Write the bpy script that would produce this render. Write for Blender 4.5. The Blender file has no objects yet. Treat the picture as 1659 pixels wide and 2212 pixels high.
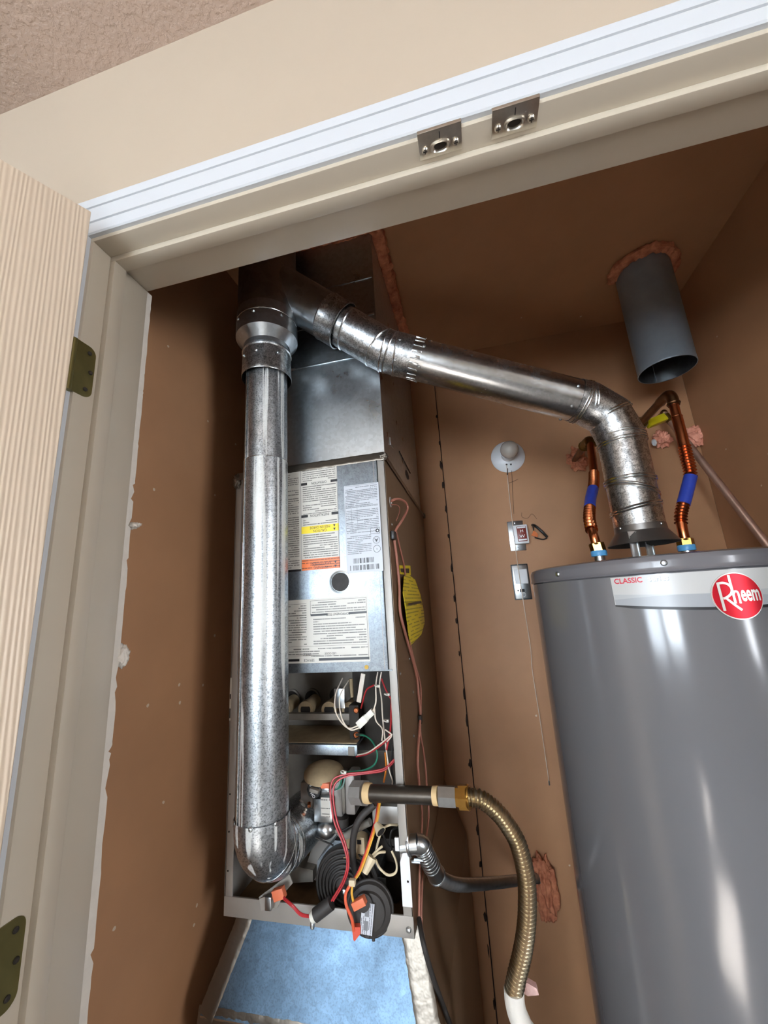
import bpy, bmesh, math, random
from mathutils import Vector, Matrix, noise
random.seed(7)
SC = bpy.context.scene
COL = SC.collection

# ------------------------------------------------------------------ camera
FPX = 842.28
CX, CY = 829.5, 1106.0
YAW, PITCH, ROLL = -0.21606566, 0.22990719, -0.06070064
CAM = Vector((0.0, -0.4267, 1.38))
_f = Vector((math.sin(YAW)*math.cos(PITCH), math.cos(YAW)*math.cos(PITCH), math.sin(PITCH)))
_r0 = Vector((math.cos(YAW), -math.sin(YAW), 0.0))
_u0 = _r0.cross(_f)
RT = _r0*math.cos(ROLL) + _u0*math.sin(ROLL)
UP = -_r0*math.sin(ROLL) + _u0*math.cos(ROLL)
FW = _f
cd = bpy.data.cameras.new('camera')
cam = bpy.data.objects.new('camera', cd)
COL.objects.link(cam)
cam.matrix_world = Matrix(((RT.x, UP.x, -FW.x, CAM.x), (RT.y, UP.y, -FW.y, CAM.y), (RT.z, UP.z, -FW.z, CAM.z), (0, 0, 0, 1)))
cd.sensor_fit = 'VERTICAL'
cd.sensor_height = 36.0
cd.lens = 36.0*FPX/2212.0
cd.clip_start = 0.02
SC.camera = cam

# ------------------------------------------------------------------ view, world, lights
SC.view_settings.view_transform = 'Standard'
SC.view_settings.look = 'None'
SC.view_settings.gamma = 1.0
SC.view_settings.use_curve_mapping = False
SC.view_settings.exposure = 0.0
w = bpy.data.worlds.new('outdoor_sky')
SC.world = w
w.use_nodes = True
wb = w.node_tree.nodes['Background']
wb.inputs['Color'].default_value = (0.62, 0.78, 1.0, 1)
wb.inputs['Strength'].default_value = 1.6

def area_light(name, loc, sx, sz, power, col, rot):
    l = bpy.data.lights.new(name, 'AREA')
    l.shape = 'RECTANGLE'; l.size = sx; l.size_y = sz
    l.energy = power; l.color = col
    o = bpy.data.objects.new(name, l); COL.objects.link(o)
    o.location = loc; o.rotation_euler = rot
    return o
# daylight entering by the two windows in the wall behind the photographer
WIN = [(-2.05, -1.12, 0.70, 2.08), (-0.95, -0.14, 0.80, 2.08)]
for k, (a, b, c, d) in enumerate(WIN):
    area_light('window_daylight', ((a+b)/2, -3.68, (c+d)/2), b-a, d-c, 112 if k else 82, (0.80, 0.90, 1.0), (math.radians(90), 0, 0))
area_light('window_daylight', (2.33, -1.55, 1.42), 0.85, 1.15, 70, (0.92, 0.95, 1.0), (math.radians(90), 0, math.radians(90)))
sl = bpy.data.lights.new('sun', 'SUN'); sl.energy = 600.0; sl.angle = 0.01; sl.color = (1.0, 0.98, 0.95)
so = bpy.data.objects.new('sun', sl); COL.objects.link(so)
so.rotation_euler = Vector((-0.10, 0.80, -0.62)).to_track_quat('-Z', 'Y').to_euler()

# ------------------------------------------------------------------ pixel rays -> points of the place
def ray(x, y):
    return RT*((x-CX)/FPX) - UP*((y-CY)/FPX) + FW
def aY(x, y, Y):
    d = ray(x, y); return CAM + d*((Y-CAM.y)/d.y)
def aX(x, y, X):
    d = ray(x, y); return CAM + d*((X-CAM.x)/d.x)
def aZ(x, y, Z):
    d = ray(x, y); return CAM + d*((Z-CAM.z)/d.z)
def aP(x, y, p, n):
    d = ray(x, y); return CAM + d*((p-CAM).dot(n)/d.dot(n))

# ------------------------------------------------------------------ materials
def lin(c):
    if isinstance(c, str):
        c = [int(c[i:i+2], 16)/255 for i in (0, 2, 4)]
    return tuple((v/12.92 if v <= 0.04045 else ((v+0.055)/1.055)**2.4) for v in c)
MATS = {}
class NT:
    def __init__(s, name):
        s.m = bpy.data.materials.new(name); s.m.use_nodes = True
        s.t = s.m.node_tree; s.b = s.t.nodes['Principled BSDF']
        MATS[name] = s.m
    def n(s, typ, **kw):
        nd = s.t.nodes.new(typ)
        for k, v in kw.items():
            if k in nd.inputs: nd.inputs[k].default_value = v
            else: setattr(nd, k, v)
        return nd
    def l(s, a, b): s.t.links.new(a, b)
    def set(s, **kw):
        for k, v in kw.items():
            k = k.replace('_', ' ')
            s.b.inputs[k].default_value = (*v, 1) if isinstance(v, tuple) and len(v) == 3 else v
    def coord(s, scale=(1, 1, 1), kind='Object'):
        tc = s.n('ShaderNodeTexCoord'); mp = s.n('ShaderNodeMapping')
        mp.inputs['Scale'].default_value = scale
        s.l(tc.outputs[kind], mp.inputs['Vector']); return mp.outputs['Vector']
    def noise(s, vec, scale, detail=3, rough=0.5):
        nd = s.n('ShaderNodeTexNoise'); nd.inputs['Scale'].default_value = scale
        nd.inputs['Detail'].default_value = detail; nd.inputs['Roughness'].default_value = rough
        s.l(vec, nd.inputs['Vector']); return nd.outputs['Fac']
    def ramp(s, fac, stops):
        nd = s.n('ShaderNodeValToRGB'); e = nd.color_ramp.elements
        while len(e) < len(stops): e.new(0.5)
        for i, (p, c) in enumerate(stops):
            e[i].position = p; e[i].color = (*c, 1) if not isinstance(c, (int, float)) else (c, c, c, 1)
        s.l(fac, nd.inputs['Fac']); return nd.outputs['Color']
    def bump(s, h, strength, dist=0.001):
        nd = s.n('ShaderNodeBump'); nd.inputs['Strength'].default_value = strength; nd.inputs['Distance'].default_value = dist
        s.l(h, nd.inputs['Height']); s.l(nd.outputs['Normal'], s.b.inputs['Normal']); return nd
    def mix(s, fac, a, b):
        nd = s.n('ShaderNodeMix', data_type='RGBA')
        for sock, v in ((nd.inputs[0], fac), (nd.inputs[6], a), (nd.inputs[7], b)):
            if hasattr(v, 'is_output'): s.l(v, sock)
            elif isinstance(v, tuple): sock.default_value = (*v, 1) if len(v) == 3 else v
            else: sock.default_value = v
        return nd.outputs[2]
    def math(s, op, a, b=None):
        nd = s.n('ShaderNodeMath', operation=op)
        for i, v in enumerate((a, b)):
            if v is None: continue
            if hasattr(v, 'is_output'): s.l(v, nd.inputs[i])
            else: nd.inputs[i].default_value = v
        return nd.outputs[0]

def plain(name, col, rough=0.5, metal=0.0, var=0.0, vscale=40, bump=0.0, bscale=200, spec=None, coat=0.0):
    s = NT(name); c = lin(col)
    s.set(Roughness=rough, Metallic=metal, Base_Color=c)
    if spec is not None: s.b.inputs['Specular IOR Level'].default_value = spec
    if coat: s.b.inputs['Coat Weight'].default_value = coat; s.b.inputs['Coat Roughness'].default_value = 0.08
    v = s.coord()
    if var:
        f = s.noise(v, vscale, 4, 0.6)
        col2 = s.ramp(f, [(0.3, tuple(x*(1-var) for x in c)), (0.7, tuple(min(1, x*(1+var)) for x in c))])
        s.l(col2, s.b.inputs['Base Color'])
    if bump:
        s.bump(s.noise(v, bscale, 3), bump)
    return s.m

def closet_paint(name, col):
    s = NT(name); c = lin(col); s.set(Roughness=0.62)
    v = s.coord()
    f = s.noise(v, 3.0, 4, 0.6)
    base = s.ramp(f, [(0.3, tuple(x*0.90 for x in c)), (0.7, tuple(x*1.10 for x in c))])
    # chips where the brown paint has come off, with white board below
    vo = s.n('ShaderNodeTexVoronoi', feature='F1'); vo.inputs['Scale'].default_value = 26; vo.inputs['Randomness'].default_value = 1
    s.l(v, vo.inputs['Vector'])
    warp = s.math('ADD', vo.outputs['Distance'], s.math('MULTIPLY', s.noise(v, 120, 2), 0.13))
    near = s.math('LESS_THAN', warp, 0.15)
    sel = s.n('ShaderNodeSeparateColor'); s.l(vo.outputs['Color'], sel.inputs[0])
    chip = s.math('MULTIPLY', near, s.math('LESS_THAN', sel.outputs[0], 0.03))
    s.l(s.mix(chip, base, lin('c9b8a4')), s.b.inputs['Base Color'])
    s.bump(s.noise(v, 260, 3), 0.12, 0.0006)
    return s.m

def galv(name, col='aeb4b8', rough=0.30, spangle=55, contrast=0.28, speck=0.0, drips=False, bump=0.15):
    s = NT(name); c = lin(col); s.set(Metallic=1.0)
    v = s.coord()
    vo = s.n('ShaderNodeTexVoronoi'); vo.inputs['Scale'].default_value = spangle; s.l(v, vo.inputs['Vector'])
    sp = s.n('ShaderNodeSeparateColor'); s.l(vo.outputs['Color'], sp.inputs[0])
    base = s.ramp(sp.outputs[0], [(0.0, tuple(x*(1-contrast) for x in c)), (1.0, tuple(min(1, x*(1+contrast*0.6)) for x in c))])
    rg = s.n('ShaderNodeMapRange'); rg.inputs['To Min'].default_value = rough*0.7; rg.inputs['To Max'].default_value = rough*1.35
    s.l(s.noise(v, 14, 4), rg.inputs['Value'])
    rough_out = rg.outputs['Result']
    if speck:
        v2 = s.noise(v, 330, 3, 0.6)
        dark = s.ramp(v2, [(0.40, 1.0), (0.50, 0.0)])
        m = s.math('MULTIPLY', dark, speck)
        base = s.mix(m, base, lin('3c4144'))
    if drips:
        vs = s.coord((60, 60, 1.6))
        d = s.ramp(s.noise(vs, 1.0, 2, 0.4), [(0.60, 0.0), (0.64, 1.0), (0.69, 1.0), (0.73, 0.0)])
        dm = s.math('MULTIPLY', d, 0.75)
        base = s.mix(dm, base, lin('d6d7d2')); s.l(s.math('SUBTRACT', 1.0, dm), s.b.inputs['Metallic'])
    s.l(base, s.b.inputs['Base Color']); s.l(rough_out, s.b.inputs['Roughness'])
    if bump: s.bump(s.noise(v, 36, 2), bump, 0.002)
    return s.m

def print_mat(name, paper='e6e4dc', ink='2a2a2c', row=0.0052, fill=0.52, wfreq=420, density=0.40):
    """white label stock with rows of small print; uv is in metres"""
    s = NT(name); s.set(Roughness=0.38)
    uv = s.n('ShaderNodeUVMap'); sep = s.n('ShaderNodeSeparateXYZ'); s.l(uv.outputs[0], sep.inputs[0])
    r = s.math('DIVIDE', sep.outputs[1], row)
    fr = s.math('FRACT', r); fl = s.math('FLOOR', r)
    inrow = s.math('MULTIPLY', s.math('GREATER_THAN', fr, 0.2), s.math('LESS_THAN', fr, 0.2+fill*0.8))
    cb = s.n('ShaderNodeCombineXYZ'); s.l(s.math('MULTIPLY', sep.outputs[0], wfreq), cb.inputs[0]); s.l(s.math('MULTIPLY', fl, 7.3), cb.inputs[1])
    word = s.math('GREATER_THAN', s.noise(cb.outputs[0], 1.0, 2, 0.7), density)
    cb2 = s.n('ShaderNodeCombineXYZ'); s.l(s.math('MULTIPLY', sep.outputs[0], 16), cb2.inputs[0]); s.l(s.math('MULTIPLY', fl, 3.7), cb2.inputs[1])
    line = s.math('GREATER_THAN', s.noise(cb2.outputs[0], 1.0, 0), 0.40)
    m = s.math('MULTIPLY', s.math('MULTIPLY', inrow, word), line)
    s.l(s.mix(s.math('MULTIPLY', m, 0.75), lin(paper), lin(ink)), s.b.inputs['Base Color'])
    return s.m

def barcode_mat(name):
    s = NT(name); s.set(Roughness=0.38)
    uv = s.n('ShaderNodeUVMap'); sep = s.n('ShaderNodeSeparateXYZ'); s.l(uv.outputs[0], sep.inputs[0])
    cb = s.n('ShaderNodeCombineXYZ'); s.l(s.math('MULTIPLY', sep.outputs[0], 900), cb.inputs[0])
    wn = s.n('ShaderNodeTexWhiteNoise', noise_dimensions='1D'); s.l(s.math('FLOOR', s.math('MULTIPLY', sep.outputs[0], 700)), wn.inputs['W'])
    s.l(s.mix(s.math('GREATER_THAN', wn.outputs['Value'], 0.5), lin('b4b9c0'), lin('2a2c30')), s.b.inputs['Base Color'])
    return s.m

def foam_mat(name, c1, c2):
    s = NT(name); s.set(Roughness=0.8); v = s.coord()
    s.l(s.ramp(s.noise(v, 35, 5, 0.65), [(0.3, lin(c2)), (0.65, lin(c1))]), s.b.inputs['Base Color'])
    s.b.inputs['Subsurface Weight'].default_value = 0.0
    s.bump(s.noise(v, 90, 4), 0.5, 0.004); return s.m

M_WALL = plain('wall_paint_cream', 'b0a18e', 0.75, var=0.02, vscale=3, bump=0.05, bscale=300)
def ceil_mat():
    s = NT('knockdown_ceiling'); s.set(Roughness=0.85, Base_Color=lin('b7a293'))
    v = s.coord(); h = s.ramp(s.noise(v, 95, 4, 0.55), [(0.42, 0.0), (0.60, 1.0)])
    s.bump(h, 0.40, 0.002); return s.m
M_CEIL = ceil_mat()
M_CASING = plain('white_gloss_trim', 'c0c3c6', 0.32)
M_JAMB = plain('cream_gloss_trim', 'b8ad9b', 0.30, var=0.03, vscale=6)
M_BROWN = closet_paint('brown_closet_paint', 'a87c59')
M_FLOORM = plain('grey_carpet', '6a6663', 0.9, var=0.1, vscale=6)
def door_mat():
    s = NT('moulded_grain_door'); s.set(Roughness=0.42, Base_Color=lin('cdbba5'))
    v = s.coord((1, 1, 0.035))
    wv = s.n('ShaderNodeTexWave', wave_type='BANDS', bands_direction='DIAGONAL'); wv.inputs['Scale'].default_value = 85
    wv.inputs['Distortion'].default_value = 4.0; wv.inputs['Detail'].default_value = 2.0; wv.inputs['Detail Scale'].default_value = 0.7
    s.l(v, wv.inputs['Vector'])
    s.bump(wv.outputs['Fac'], 0.32, 0.0011)
    return s.m
M_DOOR = door_mat()
M_OLIVE = plain('dull_brass_leaf', '7d7549', 0.30, 0.75, var=0.12, vscale=25, bump=0.1, bscale=80)
M_NICKEL = plain('satin_nickel', 'c9c2b6', 0.34, 1.0, var=0.12, vscale=60)
M_DARK = plain('black_gap', '120d0a', 0.8)
M_SEAM = plain('dark_seam_caulk', '2a1d15', 0.8)
M_PLASTER = plain('white_plaster', 'cfc8bd', 0.8, var=0.05, bump=0.3, bscale=90)
M_PIPE = galv('galvanised_spangled', 'bcc2c6', 0.36, 140, 0.20, speck=0.55, drips=True)
M_PIPE2 = galv('galvanised_smooth', 'd0d2d2', 0.25, 170, 0.14, speck=0.12)
M_ELBOW = galv('galvanised_speckled', 'd0d3d4', 0.30, 110, 0.32, speck=0.55, bump=0.4)
M_WYE = galv('galvanised_dark', 'a3a8ac', 0.30, 60, 0.14)
M_STUB = plain('weathered_grey_stub', '8a949b', 0.42, 0.45, var=0.10, vscale=14)
M_DUCT = galv('galvanised_sheet', 'bcc4c9', 0.30, 120, 0.10, bump=0.10)
M_PANEL = galv('galvanised_panel', '9ca6ae', 0.44, 110, 0.12, speck=0.22, bump=0.10)
M_PLEN = galv('galvanised_transition', '62788c', 0.46, 90, 0.12, speck=0.30)
M_CABSIDE = plain('furnace_side_brown', '6f5a45', 0.42, 0.35, var=0.08, vscale=5)
M_CABGREY = plain('furnace_grey_enamel', '99958f', 0.42, 0.25, var=0.04, vscale=12)
M_FOIL = galv('crumpled_foil_tape', 'cfc9c0', 0.24, 160, 0.3, bump=0.0)
def foil_bump():
    s = NT('foil_tape'); s.set(Metallic=0.9, Base_Color=lin('6f685f'), Roughness=0.36)
    v = s.coord(); s.bump(s.noise(v, 34, 3, 0.6), 0.4, 0.004); return s.m
M_FOIL = foil_bump()
def heater_mat():
    s = NT('grey_heater_enamel'); s.set(Base_Color=lin('666669'), Roughness=0.15)
    s.b.inputs['Coat Weight'].default_value = 0.35; s.b.inputs['Coat Roughness'].default_value = 0.12
    v = s.coord((1, 1, 0.25)); s.bump(s.noise(v, 7, 2), 0.05, 0.01); return s.m
M_HEATER = heater_mat()
M_HLID = plain('grey_heater_lid', '67666a', 0.25, coat=0.3)
M_COPPER = plain('bright_copper', 'c9794f', 0.26, 1.0, var=0.12, vscale=30)
M_COPPERD = plain('aged_copper', '7a5a41', 0.34, 1.0, var=0.25, vscale=25)
M_BRASS = plain('brass', 'b98f4a', 0.28, 1.0, var=0.1, vscale=40)
M_BRASSD = plain('old_brass', '7d6433', 0.4, 1.0, var=0.2, vscale=40)
M_BLUE = plain('blue_sleeve', '2b3f9c', 0.35, var=0.1, vscale=90)
M_BLUEPRINT = print_mat('blue_sleeve_print', '2f45a8', 'b9c4e6', 0.006, 0.45, 300, 0.5)
M_CYAN = plain('pale_blue_plastic', '5aa3d8', 0.35)
M_STEEL = plain('zinc_steel', 'b9bfc2', 0.28, 1.0, var=0.06, vscale=60)
M_FLEX = plain('flex_hose_steel', 'a89a80', 0.28, 1.0, var=0.1, vscale=60)
M_CONDUIT = plain('flex_conduit_zinc', 'b2b5b7', 0.32, 1.0, var=0.1, vscale=60)
M_BLACKIRON = plain('black_iron_pipe', '4a443d', 0.38, 0.8, var=0.2, vscale=30)
M_TAPE = plain('cream_thread_tape', 'c9ad7f', 0.7, bump=0.4, bscale=150)
M_WHITECLOTH = plain('white_sleeve', 'd6d2c9', 0.75, bump=0.6, bscale=160)
M_FOAM = foam_mat('orange_foam', 'd08a66', '9a5238')
M_FOAMP = foam_mat('pink_foam', 'e9a68c', 'c77a60')
M_WHITEP = plain('white_plastic', 'dadcde', 0.35)
M_BULB = plain('frosted_bulb_glass', 'b9b3aa', 0.25)
M_YELLOW = plain('yellow_tag', 'd8c21c', 0.45)
M_YELLOWPRINT = print_mat('yellow_tag_print', 'd8c21c', '4a4210', 0.009, 0.4, 380, 0.42)
M_YHANDLE = plain('yellow_valve_handle', 'e2d61e', 0.35)
M_PINKWIRE = plain('dusty_pink_wire', 'a8705f', 0.55)
M_STRING = plain('string', 'cfc0ae', 0.7)
M_DSTRING = plain('dark_thread', '55402f', 0.8)
M_REDDEV = plain('red_brown_device', '7c2a20', 0.4)
M_BLACK = plain('black_plastic', '1b1b1c', 0.42)
M_BLACKR = plain('black_rubber', '2b2826', 0.6, var=0.1, vscale=50)
M_DUST = plain('dusty_tan_metal', '9c8a6c', 0.75, 0.1, var=0.2, vscale=30)
M_DUSTG = plain('dusty_grey_metal', '7f7a72', 0.6, 0.3, var=0.15, vscale=30)
M_CAST = plain('cast_grey_valve', '8a8682', 0.5, 0.4, var=0.1, vscale=40)
M_INSIDE = plain('inner_plate_grey', '6a645c', 0.55, 0.4, var=0.15, vscale=14)
M_INSIDED = plain('inner_dark', '2a241e', 0.7, 0.1, var=0.2, vscale=20)
M_RUSTPAN = plain('dusty_pan', '6b5335', 0.8, var=0.3, vscale=25)
M_RED = plain('red_wire', 'a6262c', 0.4)
M_WIREW = plain('white_wire', 'ded2c2', 0.45)
M_GREEN = plain('green_wire', '1f6a52', 0.45)
M_TEALW = plain('grey_green_wire', '6f9088', 0.45)
M_ORANGE = plain('orange_wire', 'cf7a26', 0.45)
M_YELW = plain('yellow_wire', 'd2a03a', 0.45)
M_ORCON = plain('orange_connector', 'd2714e', 0.5)
M_NUT = plain('beige_wire_nut', 'c9bb9c', 0.55)
M_NYLON = plain('clear_nylon', 'd4d2c8', 0.35)
M_TAN = plain('tan_capacitor', 'b9a88a', 0.5, 0.3)
M_PRINT = print_mat('label_print', 'c2bfb6', '1c1c1e')
M_PRINT2 = print_mat('label_print_fine', 'b4b9c0', '303338', 0.0040, 0.5, 520, 0.42)
M_PAPER = plain('label_paper', 'c2bfb6', 0.38)
M_PAPERB = plain('label_paper_bluish', 'b4b9c0', 0.38)
M_INK = plain('label_ink', '17171a', 0.4)
M_GINK = plain('label_grey_ink', '6a6d72', 0.4)
M_LORANGE = print_mat('orange_warning_stock', 'e07236', '3a2010', 0.0058, 0.5, 420, 0.40)
M_LYELLOW = plain('yellow_caution_stock', 'e8cf2a', 0.4)
M_BAR = barcode_mat('barcode')
M_REDBADGE = plain('red_badge', 'c01226', 0.3, 0.55)
M_SILVER = plain('silver_badge', 'd8d6cf', 0.3, 0.6)
M_REDINK = plain('red_ink', 'c3253a', 0.4)
M_WHITEINK = plain('white_ink', 'f2f3f4', 0.4)
M_LBLW = plain('heater_label_white', 'b6b7b5', 0.3)
M_LBLG = plain('heater_label_grey', '979b9f', 0.3)
M_LBLG2 = plain('heater_label_mid_grey', 'a7aaac', 0.3)

# ------------------------------------------------------------------ mesh helpers
def tag(o, label=None, cat=None, group=None, kind=None):
    if label: o['label'] = label
    if cat: o['category'] = cat
    if group: o['group'] = group
    if kind: o['kind'] = kind
    return o
def thing(name, label, cat, loc, group=None):
    o = bpy.data.objects.new(name, None); COL.objects.link(o)
    o.location = loc; o.empty_display_size = 0.05
    return tag(o, label, cat, group)
def wloc(o):
    v = Vector(o.location); p = o.parent
    if p: v = v + wloc(p)
    return v
def link(name, me, m, parent=None, smooth=False):
    if len(me.vertices):
        lo = Vector([min(v.co[i] for v in me.vertices) for i in range(3)])
        hi = Vector([max(v.co[i] for v in me.vertices) for i in range(3)])
        c = (lo+hi)/2
    else: c = Vector()
    for v in me.vertices: v.co -= c
    o = bpy.data.objects.new(name, me); COL.objects.link(o)
    if m is not None and not me.materials:
        me.materials.append(m)
    if smooth:
        for p in me.polygons: p.use_smooth = True
    if parent:
        o.parent = parent; o.location = c - wloc(parent)
    else: o.location = c
    return o
def mk(name, vs, fs, m, parent=None, smooth=False):
    me = bpy.data.meshes.new(name); me.from_pydata([tuple(v) for v in vs], [], fs)
    bm = bmesh.new(); bm.from_mesh(me); bmesh.ops.recalc_face_normals(bm, faces=bm.faces); bm.to_mesh(me); bm.free()
    return link(name, me, m, parent, smooth)
class G:
    """collects shapes for one part"""
    def __init__(s): s.v = []; s.f = []; s.sm = []
    def add(s, vs, fs, sm=False):
        k = len(s.v); s.v += [Vector(v) for v in vs]
        s.f += [tuple(i+k for i in f) for f in fs]; s.sm += [sm]*len(fs); return s
    def box(s, x0, x1, y0, y1, z0, z1, bev=0.0):
        bm = bmesh.new()
        vs = [bm.verts.new(p) for p in ((x0,y0,z0),(x1,y0,z0),(x1,y1,z0),(x0,y1,z0),(x0,y0,z1),(x1,y0,z1),(x1,y1,z1),(x0,y1,z1))]
        for f in ((0,3,2,1),(4,5,6,7),(0,1,5,4),(1,2,6,5),(2,3,7,6),(3,0,4,7)): bm.faces.new([vs[i] for i in f])
        if bev: bmesh.ops.bevel(bm, geom=bm.edges[:], offset=bev, segments=2, affect='EDGES', profile=0.5)
        bm.verts.index_update(); bm.faces.ensure_lookup_table()
        s.add([v.co.copy() for v in bm.verts], [[v.index for v in f.verts] for f in bm.faces]); bm.free(); return s
    def obox(s, c, ax, ay, az, hx, hy, hz, bev=0.0):
        g = G().box(-hx, hx, -hy, hy, -hz, hz, bev)
        ax, ay, az = Vector(ax).normalized(), Vector(ay).normalized(), Vector(az).normalized()
        return s.add([Vector(c)+ax*v.x+ay*v.y+az*v.z for v in g.v], g.f)
    def tube(s, pts, r, n=16, cap=True, sm=True):
        pts = [Vector(p) for p in pts]; N = len(pts)
        rr = r if isinstance(r, (list, tuple)) else [r]*N
        ts = [(pts[min(i+1, N-1)]-pts[max(i-1, 0)]).normalized() for i in range(N)]
        t0 = ts[0]; a = t0.orthogonal().normalized()
        vs = []
        for i in range(N):
            t = ts[i]
            a = (a - t*a.dot(t)).normalized(); b = t.cross(a)
            for k in range(n):
                th = 2*math.pi*k/n
                vs.append(pts[i]+(a*math.cos(th)+b*math.sin(th))*rr[i])
        fs = [(i*n+k, i*n+(k+1) % n, (i+1)*n+(k+1) % n, (i+1)*n+k) for i in range(N-1) for k in range(n)]
        s.add(vs, fs, sm)
        if cap:
            k0 = len(s.v)-N*n
            s.f.append(tuple(reversed(range(k0, k0+n)))); s.f.append(tuple(range(k0+(N-1)*n, k0+N*n))); s.sm += [False, False]
        return s
    def lathe(s, prof, o, axis=(0, 0, 1), n=32, sm=True, cap=True):
        o = Vector(o); axis = Vector(axis).normalized(); a = axis.orthogonal().normalized(); b = axis.cross(a)
        vs = []
        for (r, t) in prof:
            for k in range(n):
                th = 2*math.pi*k/n; vs.append(o+axis*t+(a*math.cos(th)+b*math.sin(th))*r)
        N = len(prof)
        fs = [(i*n+k, i*n+(k+1) % n, (i+1)*n+(k+1) % n, (i+1)*n+k) for i in range(N-1) for k in range(n)]
        k0 = len(s.v); s.add(vs, fs, sm)
        if cap:
            s.f.append(tuple(reversed(range(k0, k0+n)))); s.f.append(tuple(range(k0+(N-1)*n, k0+N*n))); s.sm += [False, False]
        return s
    def ring(s, c, axis, R, r, n=36, m=8):
        c = Vector(c); axis = Vector(axis).normalized(); a = axis.orthogonal().normalized(); b = axis.cross(a)
        vs = []
        for i in range(n):
            th = 2*math.pi*i/n; d = a*math.cos(th)+b*math.sin(th)
            for k in range(m):
                ph = 2*math.pi*k/m; vs.append(c+d*(R+r*math.cos(ph))+axis*(r*math.sin(ph)))
        fs = [(i*m+k, ((i+1) % n)*m+k, ((i+1) % n)*m+(k+1) % m, i*m+(k+1) % m) for i in range(n) for k in range(m)]
        return s.add(vs, fs, True)
    def ball(s, c, rx, ry=None, rz=None, n=12):
        ry = ry or rx; rz = rz or rx
        vs = []; c = Vector(c)
        for i in range(n+1):
            ph = math.pi*i/n
            for k in range(2*n):
                th = math.pi*k/n
                vs.append(c+Vector((rx*math.sin(ph)*math.cos(th), ry*math.sin(ph)*math.sin(th), rz*math.cos(ph))))
        m = 2*n
        fs = [(i*m+k, (i+1)*m+k, (i+1)*m+(k+1) % m, i*m+(k+1) % m) for i in range(n) for k in range(m)]
        return s.add(vs, fs, True)
    def prism(s, poly, d):
        poly = [Vector(p) for p in poly]; d = Vector(d); n = len(poly)
        return s.add(poly+[p+d for p in poly], [tuple(range(n)), tuple(reversed(range(n, 2*n)))]+[(i, (i+1) % n, n+(i+1) % n, n+i) for i in range(n)])
    def out(s, name, m, parent=None):
        me = bpy.data.meshes.new(name); me.from_pydata([tuple(v) for v in s.v], [], s.f)
        for p, q in zip(me.polygons, s.sm): p.use_smooth = q
        bm = bmesh.new(); bm.from_mesh(me); bmesh.ops.remove_doubles(bm, verts=bm.verts, dist=1e-6)
        bmesh.ops.recalc_face_normals(bm, faces=bm.faces); bm.to_mesh(me); bm.free()
        me.set_sharp_from_angle(angle=math.radians(32))
        return link(name, me, m, parent)
def spl(pts, n=10):
    P = [Vector(p) for p in pts]; P = [P[0]*2-P[1]]+P+[P[-1]*2-P[-2]]
    out = []
    for i in range(1, len(P)-2):
        a, b, c, d = P[i-1:i+3]
        for k in range(n):
            t = k/n
            out.append(0.5*((2*b)+(c-a)*t+(2*a-5*b+4*c-d)*t*t+(3*b-a-3*c+d)*t**3))
    out.append(P[-2]); return out
def resample(pts, step):
    out = [pts[0]]; acc = 0.0
    for a, b in zip(pts, pts[1:]):
        L = (b-a).length
        if L < 1e-9: continue
        d = step-acc
        while d <= L:
            out.append(a+(b-a)*(d/L)); d += step
        acc = (acc+L) % step
    return out
def corrugated(pts, r, amp, pitch, sub=6):
    q = resample(pts, pitch/sub)
    return q, [r+amp*math.cos(2*math.pi*i/sub) for i in range(len(q))]
def textmesh(s, size, align='CENTER', font_scale_x=1.0, shear=0.0, bold=0.0):
    cu = bpy.data.curves.new('lettering', 'FONT'); cu.body = s; cu.size = size; cu.align_x = align; cu.align_y = 'CENTER'
    cu.shear = shear; cu.offset = bold; cu.resolution_u = 3
    ob = bpy.data.objects.new('lettering', cu); COL.objects.link(ob)
    dg = bpy.context.evaluated_depsgraph_get()
    me = bpy.data.meshes.new_from_object(ob.evaluated_get(dg))
    bpy.data.objects.remove(ob); me.materials.clear()
    for v in me.vertices: v.co.x *= font_scale_x
    return me
def lettering(s, size, origin, ux, uy, m, parent, fx=1.0, name='lettering', align='CENTER', bold=0.0):
    me = textmesh(s, size, align, fx, 0.0, bold)
    ux, uy = Vector(ux), Vector(uy)
    for v in me.vertices: v.co = Vector(origin)+ux*v.co.x+uy*v.co.y
    return link(name, me, m, parent)

def blob(name, c, size, m, parent=None, seed=0, amp=0.35, freq=3.0, sub=4):
    bm = bmesh.new(); bmesh.ops.create_icosphere(bm, subdivisions=sub, radius=1.0)
    off = Vector((seed*3.1, seed*1.7, seed*0.9))
    for v in bm.verts:
        d = v.co.normalized()
        k = 1+amp*noise.fractal(d*freq+off, 1.0, 2.0, 4)
        v.co = Vector((d.x*size[0]*k, d.y*size[1]*k, d.z*size[2]*k))+Vector(c)
    me = bpy.data.meshes.new(name); bm.to_mesh(me); bm.free()
    return link(name, me, m, parent, True)
def screw(c, n, r, m, parent, name='screw'):
    n = Vector(n).normalized()
    g = G().lathe([(r*1.0, 0), (r*1.0, r*0.35), (r*0.7, r*0.7), (r*0.25, r*0.8)], c, n, 10)
    return g.out(name, m, parent)
def struct(o): o['kind'] = 'structure'; return o

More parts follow.
